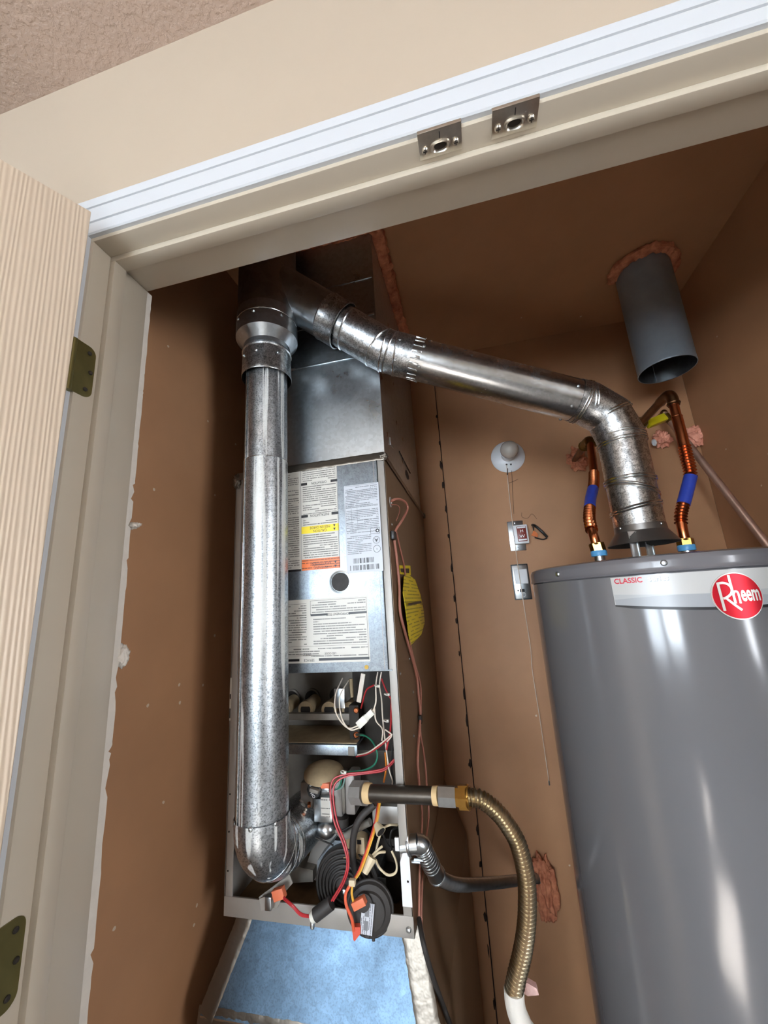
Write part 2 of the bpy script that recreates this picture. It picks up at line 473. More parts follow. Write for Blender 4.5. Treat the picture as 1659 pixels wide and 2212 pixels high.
# ------------------------------------------------------------------ the room and the closet shell
HJ = 0.6347; ZJ = CAM.z+HJ            # underside of the head jamb
XJL, XJR = -0.575, 0.713              # faces of the side jambs
JD = 0.116
CEIL = 2.44
RX0, RX1, RY0 = -2.45, 2.25, -3.60
CX0, CX1, CYB = -0.665, 0.855, 1.145
g = G()
g.box(RX0, XJL-0.018, 0, JD-0.004, 0, CEIL); g.box(XJR+0.018, RX1, 0, JD-0.004, 0, CEIL); g.box(XJL-0.018, XJR+0.018, 0, JD-0.004, ZJ+0.018, CEIL)
struct(g.out('wall_front', M_WALL))
struct(G().box(RX0-0.1, RX1+0.1, RY0-0.1, 0.001, CEIL, CEIL+0.08).out('ceiling', M_CEIL))
struct(G().box(RX0-0.1, RX1+0.1, RY0-0.1, CYB+0.1, -0.06, 0).out('floor', M_FLOORM))
struct(G().box(RX0-0.1, RX0, RY0-0.1, 0, 0, CEIL).out('wall_left', M_WALL))
WR = (-1.98, -1.12, 0.84, 2.0)      # window in the right-hand wall: y0, y1, z0, z1
g = G().box(RX1, RX1+0.1, RY0-0.1, WR[0], 0, CEIL).box(RX1, RX1+0.1, WR[1], 0, 0, CEIL).box(RX1, RX1+0.1, WR[0], WR[1], 0, WR[2]).box(RX1, RX1+0.1, WR[0], WR[1], WR[3], CEIL)
struct(g.out('wall_right', M_WALL))
e = bpy.data.objects.new('window_3', None); COL.objects.link(e); e.location = (RX1, -1.55, WR[2]); struct(e)
g = G().box(RX1-0.01, RX1+0.06, WR[0], WR[0]+0.035, WR[2], WR[3]).box(RX1-0.01, RX1+0.06, WR[1]-0.035, WR[1], WR[2], WR[3]).box(RX1-0.01, RX1+0.06, WR[0], WR[1], WR[2], WR[2]+0.035).box(RX1-0.01, RX1+0.06, WR[0], WR[1], WR[3]-0.035, WR[3]).box(RX1+0.02, RX1+0.05, WR[0], WR[1], 1.40, 1.44)
g.out('window_frame', M_CASING, e)
HW = (-0.03, 0.30, 1.68, 2.22)      # added high opening, shaped to let one strip of sun onto the floor
g = G(); xs = [RX0, WIN[0][0], WIN[0][1], WIN[1][0], WIN[1][1], HW[0], HW[1], RX1]
for a, b in ((0, 1), (2, 3), (4, 5), (6, 7)): g.box(xs[a], xs[b], RY0-0.1, RY0, 0, CEIL)
g.box(HW[0], HW[1], RY0-0.1, RY0, 0, HW[2]); g.box(HW[0], HW[1], RY0-0.1, RY0, HW[3], CEIL)
for (a, b, c, d) in WIN: g.box(a, b, RY0-0.1, RY0, 0, c); g.box(a, b, RY0-0.1, RY0, d, CEIL)
struct(g.out('wall_back', M_WALL))
for k, (a, b, c, d) in enumerate(WIN):
    e = bpy.data.objects.new('window_%d' % (k+1), None); COL.objects.link(e); e.location = ((a+b)/2, RY0, c); struct(e)
    g = G(); t = 0.035
    g.box(a, a+t, RY0-0.06, RY0+0.01, c, d); g.box(b-t, b, RY0-0.06, RY0+0.01, c, d)
    g.box(a, b, RY0-0.06, RY0+0.01, c, c+t); g.box(a, b, RY0-0.06, RY0+0.01, d-t, d); g.box(a, b, RY0-0.05, RY0-0.02, (c+d)/2-0.02, (c+d)/2+0.02)
    g.out('window_frame', M_CASING, e)
e = bpy.data.objects.new('window_4', None); COL.objects.link(e); e.location = (0.135, RY0, HW[2]); struct(e)  # unseen opening, put in only for the sun strip
g = G()
for k in range(9): z = HW[2]+0.03+k*0.06; g.box(HW[0]+0.01, HW[1]-0.01, RY0-0.06, RY0-0.045, z-0.006, z+0.006)
g.out('window_blind', M_CASING, e)
struct(G().box(RX0-0.3, HW[0]-0.06, RY0-2.1, RY0-0.1, 2.13, 2.2).out('sun_blocker_back', M_WALL))  # unseen slab added to keep direct sun out of the two rear windows
struct(G().box(RX1+0.1, RX1+1.0, RY0-2.5, 0.2, 2.13, 2.2).out('sun_blocker_right', M_WALL))  # added out of view to block the sun at the right-hand window
# closet
struct(G().box(CX0-0.08, CX0, JD-0.004, CYB, 0, CEIL).out('wall_closet_left', M_BROWN))
struct(G().box(CX1, CX1+0.08, JD-0.004, CYB, 0, CEIL).out('wall_closet_right', M_BROWN))
SEAM = -0.0825
cb = struct(G().box(CX0-0.08, CX1+0.08, CYB+0.012, CYB+0.09, 0, CEIL).out('wall_closet_back', M_DARK))
G().box(CX0, SEAM-0.0016, CYB-0.001, CYB+0.012, 0, CEIL, 0.0012).out('wall_board', M_BROWN, cb)
G().box(SEAM+0.0016, CX1, CYB, CYB+0.012, 0, CEIL, 0.0012).out('wall_board', M_BROWN, cb)
struct(G().box(CX0-0.08, CX1+0.08, JD-0.004, CYB+0.09, CEIL, CEIL+0.08).out('ceiling_closet', M_BROWN))
g = G()
g.box(CX0, XJL-0.010, JD-0.0035, JD+0.010, 0, CEIL); g.box(XJR+0.010, CX1, JD-0.0035, JD+0.010, 0, CEIL); g.box(XJL-0.010, XJR+0.010, JD-0.0035, JD+0.010, ZJ+0.012, CEIL)
struct(g.out('wall_closet_front', M_BROWN))
# dark caulk lumps along the seam of the back boards
random.seed(3)
for k in range(19):
    z = 0.15+k*0.112+random.uniform(-0.03, 0.03)
    blob('caulk_lump', (SEAM-0.004+random.uniform(-0.002, 0.002), CYB-0.001, z), (0.0022+random.random()*0.003, 0.0012, 0.007+random.random()*0.012), M_SEAM, cb, k, 0.5, 2.0, 2)
# door frame: head and side jambs with stops, casing with two grooves
fr = bpy.data.objects.new('trim_1', None); COL.objects.link(fr); fr.location = (0, 0.05, ZJ); struct(fr)
SY0, SY1, SD = 0.0328, 0.0572, 0.0112
G().box(XJL-0.018, XJR+0.018, 0.0, JD, ZJ, ZJ+0.018, 0.0012).out('head_jamb', M_JAMB, fr)
G().box(XJL, XJR, SY0, SY1, ZJ-SD, ZJ, 0.0012).out('head_stop', M_JAMB, fr)
for x0, sgn in ((XJL, 1), (XJR, -1)):
    a, b = sorted((x0, x0-0.018*sgn)); G().box(a, b, 0.0, JD, 0, ZJ, 0.0012).out('side_jamb', M_JAMB, fr)
    a, b = sorted((x0, x0+SD*sgn)); G().box(a, b, SY0, SY1, 0, ZJ-SD+0.0005, 0.0012).out('side_stop', M_JAMB, fr)
ZC0 = CAM.z+1.525*(0.4267-0.006); ZC1 = CAM.z+1.7215*(0.4267-0.0135)
CW = ZC1-ZC0
prof = [(0, 0), (0, 0.006), (0.002, 0.0082), (CW*0.30, 0.0090), (CW*0.312, 0.0060), (CW*0.336, 0.0060), (CW*0.35, 0.0098), (CW*0.72, 0.0112), (CW*0.732, 0.0080), (CW*0.756, 0.0080), (CW*0.77, 0.0118), (CW*0.97, 0.0135), (CW, 0.0125), (CW, 0)]
XL0, XR0 = XJL-0.006, XJR+0.006
g = G(); n = len(prof)
vs = []
for x, s in ((XL0, -1), (XR0, 1)):
    for (d, t) in prof: vs.append((x+s*d, -t, ZC0+d))
g.add(vs, [(i, i+1, n+i+1, n+i) for i in range(n-1)]); struct(g.out('trim_2', M_CASING))
for nm, x, s in (('trim_3', XL0, -1), ('trim_4', XR0, 1)):
    g = G(); vs = []
    for (d, t) in prof: vs.append((x+s*d, -t, ZC0+d))
    for (d, t) in prof: vs.append((x+s*d, -t, 0))
    g.add(vs, [(i, i+1, n+i+1, n+i) for i in range(n-1)]); struct(g.out(nm, M_CASING))
# torn drywall edge behind the left jamb
g = G(); random.seed(5); zz = 0.3; vs = []
while zz < ZJ:
    frac = max(0.0, min(1.0, (1.62-zz)/0.5))
    vs.append((zz, JD+0.010+0.0015*random.random()+(random.uniform(-0.007, 0.001) if random.random() < 0.45 and zz < 1.72 else 0)+0.002*frac)); zz += random.choice((0.004, 0.008, 0.014, 0.03))
n = len(vs)
pv = [(XJL-0.0095, JD-0.001, z) for z, y in vs]+[(XJL-0.0095, y+0.0015, z) for z, y in vs]
pv2 = [(XJL-0.0005, JD-0.001, z) for z, y in vs]+[(XJL-0.0005, y, z) for z, y in vs]
g.add(pv2+pv, [(i, i+1, n+i+1, n+i) for i in range(n-1)]+[(2*n+i, 2*n+i+1, 3*n+i+1, 3*n+i) for i in range(n-1)]+[(n+i, n+i+1, 3*n+i+1, 3*n+i) for i in range(n-1)])
wcl = bpy.data.objects['wall_closet_left']
g.out('torn_drywall_edge', M_PLASTER, fr)
p = aY(284, 1136, 0.135); blob('plaster_crumb', p, (0.018, 0.006, 0.006), M_PLASTER, fr, 3, 0.4)
p = aY(262, 1418, 0.135); blob('plaster_crumb', p, (0.012, 0.010, 0.017), M_PLASTER, fr, 9, 0.3)

# ------------------------------------------------------------------ open door leaf with its hinges
DA = Vector((-0.529, -0.0437, 0)); DU = Vector((-0.470, -0.8827, 0)).normalized(); DN = Vector((0.8827, -0.470, 0)).normalized()
DW = 0.64; DZ1 = ZJ-0.003
d1 = bpy.data.objects.new('door_1', None); COL.objects.link(d1); d1.location = DA; struct(d1)
g = G().obox(DA+DU*(DW/2)-DN*0.0175+Vector((0, 0, DZ1/2+0.005)), DU, DN, (0, 0, 1), DW/2, 0.0175, DZ1/2-0.005, 0.0015)
g.out('door_slab', M_DOOR, d1)
def rounded(y0, y1, z0, z1, r, x, n=6):
    pts = []
    for (cy, cz, a0) in ((y1-r, z1-r, 0), (y1-r, z0+r, -90)):
        for k in range(n+1):
            a = math.radians(a0+(90-90*k/n) if a0 == 0 else 0-90*k/n)
            pts.append((x, cy+r*math.cos(a), cz+r*math.sin(a)))
    return pts+[(x, y0, z0), (x, y0, z1)]
for zt, zb in ((1.818, 1.728), (1.043, 0.953)):
    h = G().prism(rounded(-0.006, 0.0275, zb, zt, 0.013, XJL+0.0002), (0.0016, 0, 0)).out('hinge_leaf', M_OLIVE, d1)
    for q in (0.14, 0.5, 0.86):
        zz = zb+(zt-zb)*q
        screw((XJL+0.0018, 0.016 if q != 0.5 else 0.021, zz), (1, 0, 0), 0.0035, M_INSIDED, h)
    G().lathe([(0.0058, 0), (0.0058, zt-zb)], (XJL-0.003, -0.0075, zb), (0, 0, 1), 14).out('hinge_knuckle', M_OLIVE, d1)

# ------------------------------------------------------------------ ball catches in the head jamb
def ball_catch(xc, label):
    t = thing('ball_catch', label, 'door catch', (xc, 0.012, ZJ), 'ball catches in the door head')
    z = ZJ-0.0012
    pl = G().box(xc-0.0305, xc+0.0305, -0.0075, 0.0265, z, ZJ+0.0, 0.0006)
    pl.box(xc-0.0305, xc+0.0305, -0.0085, -0.0068, z, ZJ+0.0045, 0.0004)
    pl.out('strike_plate', M_NICKEL, t)
    vs = []; n = 36
    g = G()
    prof = [(1.0, 0.0), (0.95, 0.0028), (0.82, 0.0034), (0.70, 0.0022), (0.62, -0.0005)]
    for (k, h) in prof:
        for i in range(n):
            a = 2*math.pi*i/n; ca, sa = math.cos(a), math.sin(a)
            vs.append((xc+0.0145*k*math.copysign(abs(ca)**0.75, ca), 0.0135+0.0078*k*math.copysign(abs(sa)**0.75, sa), z-h))
    g.add(vs, [(i*n+k, i*n+(k+1) % n, (i+1)*n+(k+1) % n, (i+1)*n+k) for i in range(len(prof)-1) for k in range(n)], True)
    g.out('raised_lip', M_NICKEL, t)
    G().ball((xc, 0.0135, z-0.0002), 0.0088, 0.0045, 0.0008).out('dark_pocket', M_INSIDED, t)
    G().box(xc-0.0006, xc+0.0006, -0.0045, 0.004, z-0.0004, z).out('alignment_mark', M_INK, t)
    for dx in (-0.022, 0.022):
        s = screw((xc+dx, 0.0135, z), (0, 0, -1), 0.0048, M_NICKEL, t)
        G().box(xc+dx-0.003, xc+dx+0.003, 0.0130, 0.0140, z-0.0042, z-0.0036).box(xc+dx-0.0005, xc+dx+0.0005, 0.0105, 0.0165, z-0.0042, z-0.0036).out('screw_slot', M_INSIDED, s)
ball_catch(0.0185, 'nickel ball catch plate in the door head nearer the open door')
ball_catch(0.1205, 'nickel ball catch plate in the door head nearer the water heater')

# ------------------------------------------------------------------ supply duct above the furnace
FX0, FX1, FY, FYB, FZ0, FZ1 = -0.571, -0.178, 0.425, 1.12, 0.782, 1.722
DX0, DX1, DY0, DY1 = -0.552, -0.184, 0.458, 1.105
du = thing('supply_duct', 'galvanised sheet-metal duct rising from the furnace top to the ceiling', 'duct', (-0.37, 0.78, FZ1))
g = G()
g.add([(DX0, DY0, FZ1), (DX1, DY0, FZ1), (DX1, DY0, CEIL-0.002), (DX0, DY0, CEIL-0.002)], [(0, 1, 2, 3)])
g.add([(DX0, DY0, FZ1), (DX0, DY1, FZ1), (DX0, DY1, CEIL-0.002), (DX0, DY0, CEIL-0.002)], [(0, 1, 2, 3)])
g.add([(DX0, DY1, FZ1), (DX1, DY1, FZ1), (DX1, DY1, CEIL-0.002), (DX0, DY1, CEIL-0.002)], [(0, 1, 2, 3)])
g.out('duct_wall', M_DUCT, du)
G().add([(DX1, DY0, FZ1), (DX1, DY1, FZ1), (DX1, DY1, CEIL-0.002), (DX1, DY0, CEIL-0.002)], [(0, 1, 2, 3)]).out('duct_side_wall', M_DUCT, du)
p = aX(846, 957, DX1+0.001)
G().obox(p, (1, 0, 0), (0, 1, 0.1), (0, 0, 1), 0.0012, 0.020, 0.011, 0.0005).out('sheet_clip', M_STEEL, du)
a, b = aX(862, 975, DX1+0.0006), aX(886, 1022, DX1+0.0006)
G().tube([a, b], 0.0022, 6).out('side_slot', M_DARK, du)
blob('soot_patch', aX(880, 1026, DX1+0.001), (0.0012, 0.03, 0.012), M_SEAM, du, 4, 0.4)
# stiffening creases across the upper front
for z in (2.02, 2.14, 2.26):
    G().box(DX0+0.004, DX1-0.004, DY0-0.0022, DY0, z, z+0.006, 0.001).out('stiffening_crease', M_DUCT, du)

def foam_rope(name, pts, r, m, label, cat='foam seal', seed=1, group=None, squash=1.0, amp=0.45):
    q = resample(spl(pts, 12), r*0.28); n = 14
    g = G(); N = len(q); vs = []
    for i, c in enumerate(q):
        t = (q[min(i+1, N-1)]-q[max(i-1, 0)]).normalized()
        a = Vector((0, 0, 1)); a = (a-t*a.dot(t)).normalized() if abs(t.z) < 0.95 else Vector((1, 0, 0)); b = t.cross(a)
        e = 0.35 if i in (0, N-1) else 1
        for k in range(n):
            th = 2*math.pi*k/n; d = a*math.cos(th)+b*math.sin(th)
            rr = r*e*(1+amp*noise.fractal((c+d*r)*55+Vector((seed, 0, 0)), 1.0, 2.0, 4))
            vs.append(c+d*rr)
    g.add(vs, [(i*n+k, i*n+(k+1) % n, (i+1)*n+(k+1) % n, (i+1)*n+k) for i in range(N-1) for k in range(n)], True)
    g.f += [tuple(reversed(range(n))), tuple(range((N-1)*n, N*n))]; g.sm += [True, True]
    o = g.out(name, m); return tag(o, label, cat, group)
foam_rope('foam_seal', [(-0.42, DY0-0.004, CEIL-0.008), (-0.36, DY0-0.008, CEIL-0.010), (-0.26, DY0-0.004, CEIL-0.010), (DX1+0.008, DY0-0.006, CEIL-0.012), (DX1+0.012, 0.56, CEIL-0.014), (DX1+0.010, 0.74, CEIL-0.014), (DX1+0.010, 0.92, CEIL-0.016), (DX1+0.008, 1.08, CEIL-0.012)], 0.021, M_FOAM,
          'orange expanding foam sealing the big duct to the closet ceiling', seed=2)

# ------------------------------------------------------------------ flared transition below the furnace
tr = thing('return_transition', 'flared galvanised plenum under the furnace with taped edges', 'duct', (-0.37, 0.78, 0.0))
ZT0 = 0.640; YT0 = 0.398; XT0 = aY(432, 2195, YT0).x; XT1 = aY(948, 2200, YT0).x
XTB = aY(1010, 1829, 1.11).x
top = [Vector((FX0+0.03, 0.452, FZ0)), Vector((FX1-0.006, 0.452, FZ0)), Vector((FX1-0.006, FYB-0.01, FZ0)), Vector((FX0+0.03, FYB-0.01, FZ0))]
bot = [Vector((XT0, YT0, ZT0)), Vector((XT1, YT0, ZT0)), Vector((XTB, FYB-0.005, ZT0-0.03)), Vector((XT0, FYB-0.005, ZT0))]
low = [Vector((v.x, v.y, 0.0)) for v in bot]
G().add([top[0], top[1], bot[1], bot[0]], [(0, 1, 2, 3)]).out('front_flare', M_PLEN, tr)
G().add([top[1], top[2], bot[2], bot[1]], [(0, 1, 2, 3)]).out('side_flare', M_CABSIDE, tr)
G().add([top[0], top[3], bot[3], bot[0]], [(0, 1, 2, 3)]).out('side_flare', M_PLEN, tr)
g = G()
for i in range(4):
    j = (i+1) % 4; g.add([bot[i], bot[j], low[j], low[i]], [(0, 1, 2, 3)])
g.out('lower_box', M_CABSIDE, tr)
def tape(name, a, b, nrm, wdt, parent, seed=0, th=0.0016, nseg=46):
    a, b = Vector(a), Vector(b); t = (b-a).normalized(); nrm = Vector(nrm).normalized(); s = t.cross(nrm).normalized()
    m = 9; vs = []
    for i in range(nseg+1):
        c = a+(b-a)*(i/nseg)
        for k in range(m):
            u = (k/(m-1)-0.5)
            ww = wdt*(1+0.12*noise.noise(Vector((i*0.35, seed, 0))))
            h = th+0.0011*abs(noise.fractal(Vector((i*0.30, k*0.5, seed)), 1, 2, 2))
            vs.append(c+s*(u*ww)+nrm*(h if 0 < k < m-1 else 0.0004))
    return mk(name, vs, [(i*m+k, i*m+k+1, (i+1)*m+k+1, (i+1)*m+k) for i in range(nseg) for k in range(m-1)], M_FOIL, parent, True)
fn = (top[1]-top[0]).cross(bot[0]-top[0]).normalized()
if fn.y > 0: fn = -fn
tape('foil_tape', top[0]+Vector((0.01, 0, 0)), bot[0]+Vector((0.012, 0, 0)), fn, 0.034, tr, 1)
tape('foil_tape', top[1]-Vector((0.004, 0, 0)), bot[1]-Vector((0.014, 0, 0)), fn, 0.042, tr, 2)
tape('foil_tape', bot[0]+Vector((-0.005, 0, -0.012)), bot[1]+Vector((0.005, 0, -0.012)), (0, -1, 0.2), 0.05, tr, 3, nseg=90)

# ------------------------------------------------------------------ furnace cabinet
fu = thing('furnace', 'upside-down gas furnace cabinet with open burner compartment behind the vertical vent', 'furnace', (-0.37, 0.77, FZ0))
G().box(FX1-0.0025, FX1, FY, FYB, FZ0, FZ1).out('side_panel', M_CABSIDE, fu)
G().box(FX0, FX0+0.0025, FY, FYB, FZ0, FZ1).out('side_panel', M_CABGREY, fu)
G().box(FX1-0.0185, FX1, FY, FY+0.003, FZ0+0.001, FZ1, 0.0008).out('front_flange', M_CABGREY, fu)
G().box(FX0, FX0+0.0185, FY, FY+0.003, FZ0+0.001, FZ1, 0.0008).out('front_flange', M_CABGREY, fu)
G().box(FX0, FX1, FY, FYB, FZ1-0.003, FZ1).out('top_sheet', M_CABGREY, fu)
G().box(FX0+0.0025, FX1-0.0025, FYB-0.003, FYB, FZ0, FZ1).out('back_sheet', M_INSIDED, fu)
G().box(FX0, FX1, FY, FYB-0.003, FZ0, FZ0+0.003).out('bottom_pan', M_RUSTPAN, fu)
rl = G().box(FX0+0.0, FX1-0.0, FY-0.001, FY+0.003, FZ0, FZ0+0.034, 0.0008).out('bottom_rail', M_CABGREY, fu)
screw((FX1-0.010, FY-0.001, FZ0+0.014), (0, -1, 0), 0.005, M_STEEL, rl)
for z in (0.86, 0.93, 1.0):
    G().lathe([(0.0018, 0), (0.0018, 0.0006)], (FX0+0.007, FY-0.0002, z), (0, -1, 0), 8).out('rivet_hole', M_DARK, fu)
G().lathe([(0.002, 0), (0.002, 0.0006)], (FX1-0.006, FY-0.0002, 0.87), (0, -1, 0), 8).out('rivet_hole', M_DARK, fu)
# inner bulkhead between blower and burner compartments, inner walls
G().box(FX0+0.003, FX1-0.003, 0.47, FYB-0.004, 1.236, 1.240).out('compartment_deck', M_INSIDE, fu)
G().box(FX0+0.003, FX1-0.003, 0.640, 0.644, FZ0+0.003, 1.236).out('vestibule_plate', M_INSIDE, fu)
# upper access panel
AX0, AX1, AZ0, AZ1, AY0 = FX0+0.019, FX1-0.0195, 1.243, FZ1-0.012, 0.4205
ap = G().box(AX0, AX1, AY0, FY+0.003, AZ0, AZ1, 0.0015)
ap.box(AX0, AX1+0.008, AY0+0.001, AY0+0.020, AZ0-0.001, AZ0+0.0015, 0.0005)
ap = ap.out('access_panel', M_PANEL, fu)
G().box(AX1-0.008, AX1-0.0068, AY0-0.0006, AY0, AZ0+0.002, AZ1).out('panel_fold', M_CABGREY, ap)
pc = aY(735, 1257, AY0)
G().lathe([(0.026, 0), (0.026, 0.0018), (0.0225, 0.0024), (0.0215, 0.0006)], (pc.x, AY0, pc.z), (0, -1, 0), 32).out('sight_glass_ring', M_STEEL, ap)
G().lathe([(0.0212, 0), (0.0212, 0.0009)], (pc.x, AY0, pc.z), (0, -1, 0), 32).out('sight_glass', plain('dark_sight_glass', '2a2724', 0.35, 0.0, var=0.3, vscale=60, spec=0.12), ap)
pd = aY(792, 1441, AY0); G().lathe([(0.0045, 0), (0.0045, 0.0012)], (pd.x, AY0, pd.z), (0, -1, 0), 16).out('panel_knockout', M_BRASSD, ap)
# foil tape along the top of the cabinet and down its side
tape('foil_tape', (FX0+0.005, AY0+0.002, FZ1-0.004), (FX1, AY0+0.002, FZ1-0.002), (0, -1, 0.25), 0.022, fu, 5, nseg=80)
tape('foil_tape', (FX1+0.001, FY, FZ1-0.002), (FX1+0.001, FYB, FZ1-0.002), (1, 0, 0.2), 0.02, fu, 6, nseg=80)
blob('foil_crumple', (FX0+0.004, FY-0.002, FZ1-0.016), (0.010, 0.006, 0.018), M_FOIL, fu, 8, 0.5)
blob('foil_crumple', (FX1-0.002, FY-0.002, FZ1-0.004), (0.010, 0.006, 0.008), M_FOIL, fu, 11, 0.5)
blob('foil_crumple', (FX1+0.003, FYB-0.002, FZ1-0.006), (0.006, 0.010, 0.010), M_FOIL, fu, 12, 0.5)
# bits of paint and screws on the brown side
for x, y in ((846, 1133), (884, 1423), (892, 1495), (864, 1455), (893, 1590)):
    screw(aX(x, y, FX1), (1, 0, 0), 0.0035, M_STEEL, fu)

LY = AY0-0.0007
def LX(x, y): return aY(x, y, LY).x
def LZ(x, y): return aY(x, y, LY).z
def label_sheet(name, blocks, y, parent):
    """flat printed label on a plane facing the room; blocks are x0, x1, z0, z1, material, lift"""
    me = bpy.data.meshes.new(name); vs = []; fs = []; mats = []; uvs = []
    for (x0, x1, z0, z1, m, lift) in blocks:
        k = len(vs); yy = y-lift*0.00012
        vs += [(x0, yy, z0), (x1, yy, z0), (x1, yy, z1), (x0, yy, z1)]; fs.append((k, k+1, k+2, k+3))
        mats.append(m); uvs += [(x0, z0), (x1, z0), (x1, z1), (x0, z1)]
    me.from_pydata(vs, [], fs); ul = me.uv_layers.new(name='UVMap')
    lst = []
    for p, m in zip(me.polygons, mats):
        if m not in lst: lst.append(m); me.materials.append(m)
        p.material_index = lst.index(m)
    for i, uv in enumerate(uvs): ul.data[i].uv = uv
    return link(name, me, None, parent)
UX, UZ = Vector((-1, 0, 0)), Vector((0, 0, -1))     # print runs upside down, as the cabinet does
xa, xb, xc = FX0+0.06, LX(651, 1110), LX(731, 1110)
zt, zb = LZ(690, 1010), LZ(690, 1230)
ztl = LZ(640, 1014); zbl = LZ(640, 1231)
ZP = lambda y: LZ(690, y)
opz, inz = ZP(1042), ZP(1112)
bl = [(xa, xc, zb, zt, M_PAPER, 0),
      (xb, xc, zb, ZP(1206), M_LORANGE, 2), (xb, xc, ZP(1150), ZP(1134.5), M_LYELLOW, 2),
      (xb+0.004, xc-0.004, ZP(1204), ZP(1152), M_PRINT, 1), (xb+0.004, xc-0.004, ZP(1133), ZP(1117), M_PRINT, 1),
      (xb+0.004, xc-0.004, ZP(1108), ZP(1047), M_PRINT, 1), (xb+0.004, xc-0.004, ZP(1036), ZP(1012), M_PRINT, 1),
      (xa+0.004, xb-0.006, ZP(1224), ZP(1016), M_PRINT, 1), (xb-0.0012, xb-0.0004, zb, zt, M_GINK, 2), (xc-0.0016, xc-0.0008, zb, zt, M_GINK, 2),
      (xa, xb-0.002, ZP(1230.5), ZP(1226), M_INK, 2),
      (xb, xb+0.016, opz-0.0032, opz+0.0032, M_INK, 2), (xc-0.017, xc, opz-0.0032, opz+0.0032, M_INK, 2),
      (xb, xb+0.017, inz-0.0032, inz+0.0032, M_INK, 2), (xc-0.017, xc, inz-0.0032, inz+0.0032, M_INK, 2)]
lb = label_sheet('instruction_label', bl, LY, fu)
yy = LY-0.0007; xm = (xb+xc)/2
for s, z, sz, fx in (('OPERATION', opz, 0.0088, 0.82), ('INSTALLATION', inz, 0.0088, 0.80), ('CAUTION', ZP(1146), 0.0088, 0.85), ('MISE EN GARDE', ZP(1138.5), 0.0088, 0.82), ('WARNING', ZP(1225.5), 0.0086, 0.85), ('AVERTISSEMENT', ZP(1217), 0.0086, 0.82)):
    lettering(s, sz, (xm, yy, z), UX, UZ, M_INK, lb, fx)
for z in (ZP(1146), ZP(1138.5), ZP(1225.5), ZP(1217)):
    x = xm+0.036
    mk('warning_triangle', [(x-0.003, yy, z+0.003), (x+0.003, yy, z+0.003), (x, yy, z-0.003)], [(0, 1, 2)], M_INK, lb)
# rating plate on the right
ra, rb = LX(746, 1140), LX(823, 1140); ZR = lambda y: LZ(785, y)
bl = [(ra, rb, ZR(1236), ZR(1045), M_PAPERB, 0), (ra+0.003, rb-0.004, ZR(1150), ZR(1048), M_PRINT2, 1), (ra+0.003, rb-0.024, ZR(1197), ZR(1156), M_PRINT2, 1),
      (ra+0.016, rb-0.018, ZR(1216), ZR(1205), M_BAR, 1), (ra+0.008, rb-0.008, ZR(1231), ZR(1220), M_BAR, 1)]
for y in (1047, 1060, 1070, 1079, 1092, 1108, 1122, 1134, 1144): bl.append((ra+0.002, rb-0.004, ZR(y)-0.0003, ZR(y)+0.0003, M_GINK, 2))
for x in (ra+0.002, ra+0.016, ra+0.030): bl.append((x, x+0.0006, ZR(1144), ZR(1079), M_GINK, 2))
rp = label_sheet('rating_label', bl, LY, fu)
z = ZR(1149); xr = rb-0.014
label_box = [(xr-0.011, xr+0.011, z-0.0065, z+0.0065, M_INK, 3), (xr-0.0103, xr+0.0103, z-0.0058, z+0.0058, M_PAPERB, 4)]
label_sheet('certification_mark', label_box, LY, rp)
G().ring((xr+0.0055, LY-0.0009, z), (0, 1, 0), 0.0032, 0.0010, 20, 4).out('certification_mark', M_INK, rp)
lettering('GAMA', 0.0045, (xr-0.0045, yy-0.0003, z), UX, UZ, M_INK, rp)
for yp in (1169, 1188):
    z = ZR(yp); G().ring((xr+0.002, LY-0.0006, z), (0, 1, 0), 0.0080, 0.0004, 28, 4).out('certification_mark', M_GINK, rp)
z = ZR(1169)
mk('certification_mark', [(xr-0.003, yy, z+0.0045), (xr+0.002, yy, z-0.005), (xr+0.007, yy, z+0.0045), (xr+0.002, yy, z+0.001)], [(0, 1, 3), (1, 2, 3)], M_INK, rp)
z = ZR(1188); lettering('R', 0.006, (xr+0.002, yy, z), UX, UZ, M_GINK, rp)
# service label below the sight glass
sa, sb = FX0+0.06, LX(797, 1360); ZS = lambda y: LZ(720, y)
sx = LX(671, 1330)
bl = [(sa, sb, ZS(1431), ZS(1291), M_PAPER, 0), (sa, sb-0.002, ZS(1426.5), ZS(1421), M_INK, 1), (LX(647, 1425), LX(689, 1425), ZS(1427), ZS(1420.6), M_PAPER, 2),
      (sx+0.003, sb-0.005, ZS(1322), ZS(1296), M_PRINT, 1), (sx, sb-0.003, ZS(1328.5), ZS(1324), M_INK, 1), (LX(708, 1326), LX(753, 1326), ZS(1329.5), ZS(1323), M_PAPER, 2),
      (sx+0.006, sb-0.006, ZS(1392), ZS(1332), M_PRINT, 1), (sa+0.004, sx-0.010, ZS(1392), ZS(1300), M_PRINT, 1),
      (sa+0.003, sb-0.004, ZS(1402), ZS(1396), M_PRINT, 1), (sa+0.003, sx+0.02, ZS(1415), ZS(1404), M_PRINT, 1), (sa+0.003, sb-0.004, ZS(1420), ZS(1414), M_PRINT, 1),
      (sx-0.0006, sx, ZS(1326), ZS(1295), M_INK, 2), (sx, sb-0.003, ZS(1295.4), ZS(1294.8), M_INK, 2), (sa, sb-0.003, ZS(1394.5), ZS(1394), M_INK, 2), (sb-0.0034, sb-0.0028, ZS(1428), ZS(1294), M_INK, 2)]
sv = label_sheet('service_label', bl, LY, fu)
for s, px, py, sz in (('SERVICE', 668, 1424.5, 0.0082), ('COMPONENT TEST', 731, 1326.5, 0.0076), ('LED CODE', 714, 1411, 0.0066), ('STATUS', 664, 1411, 0.0066)):
    lettering(s, sz, (LX(px, py), yy, ZS(py)), UX, UZ, M_INK, sv, 0.85)
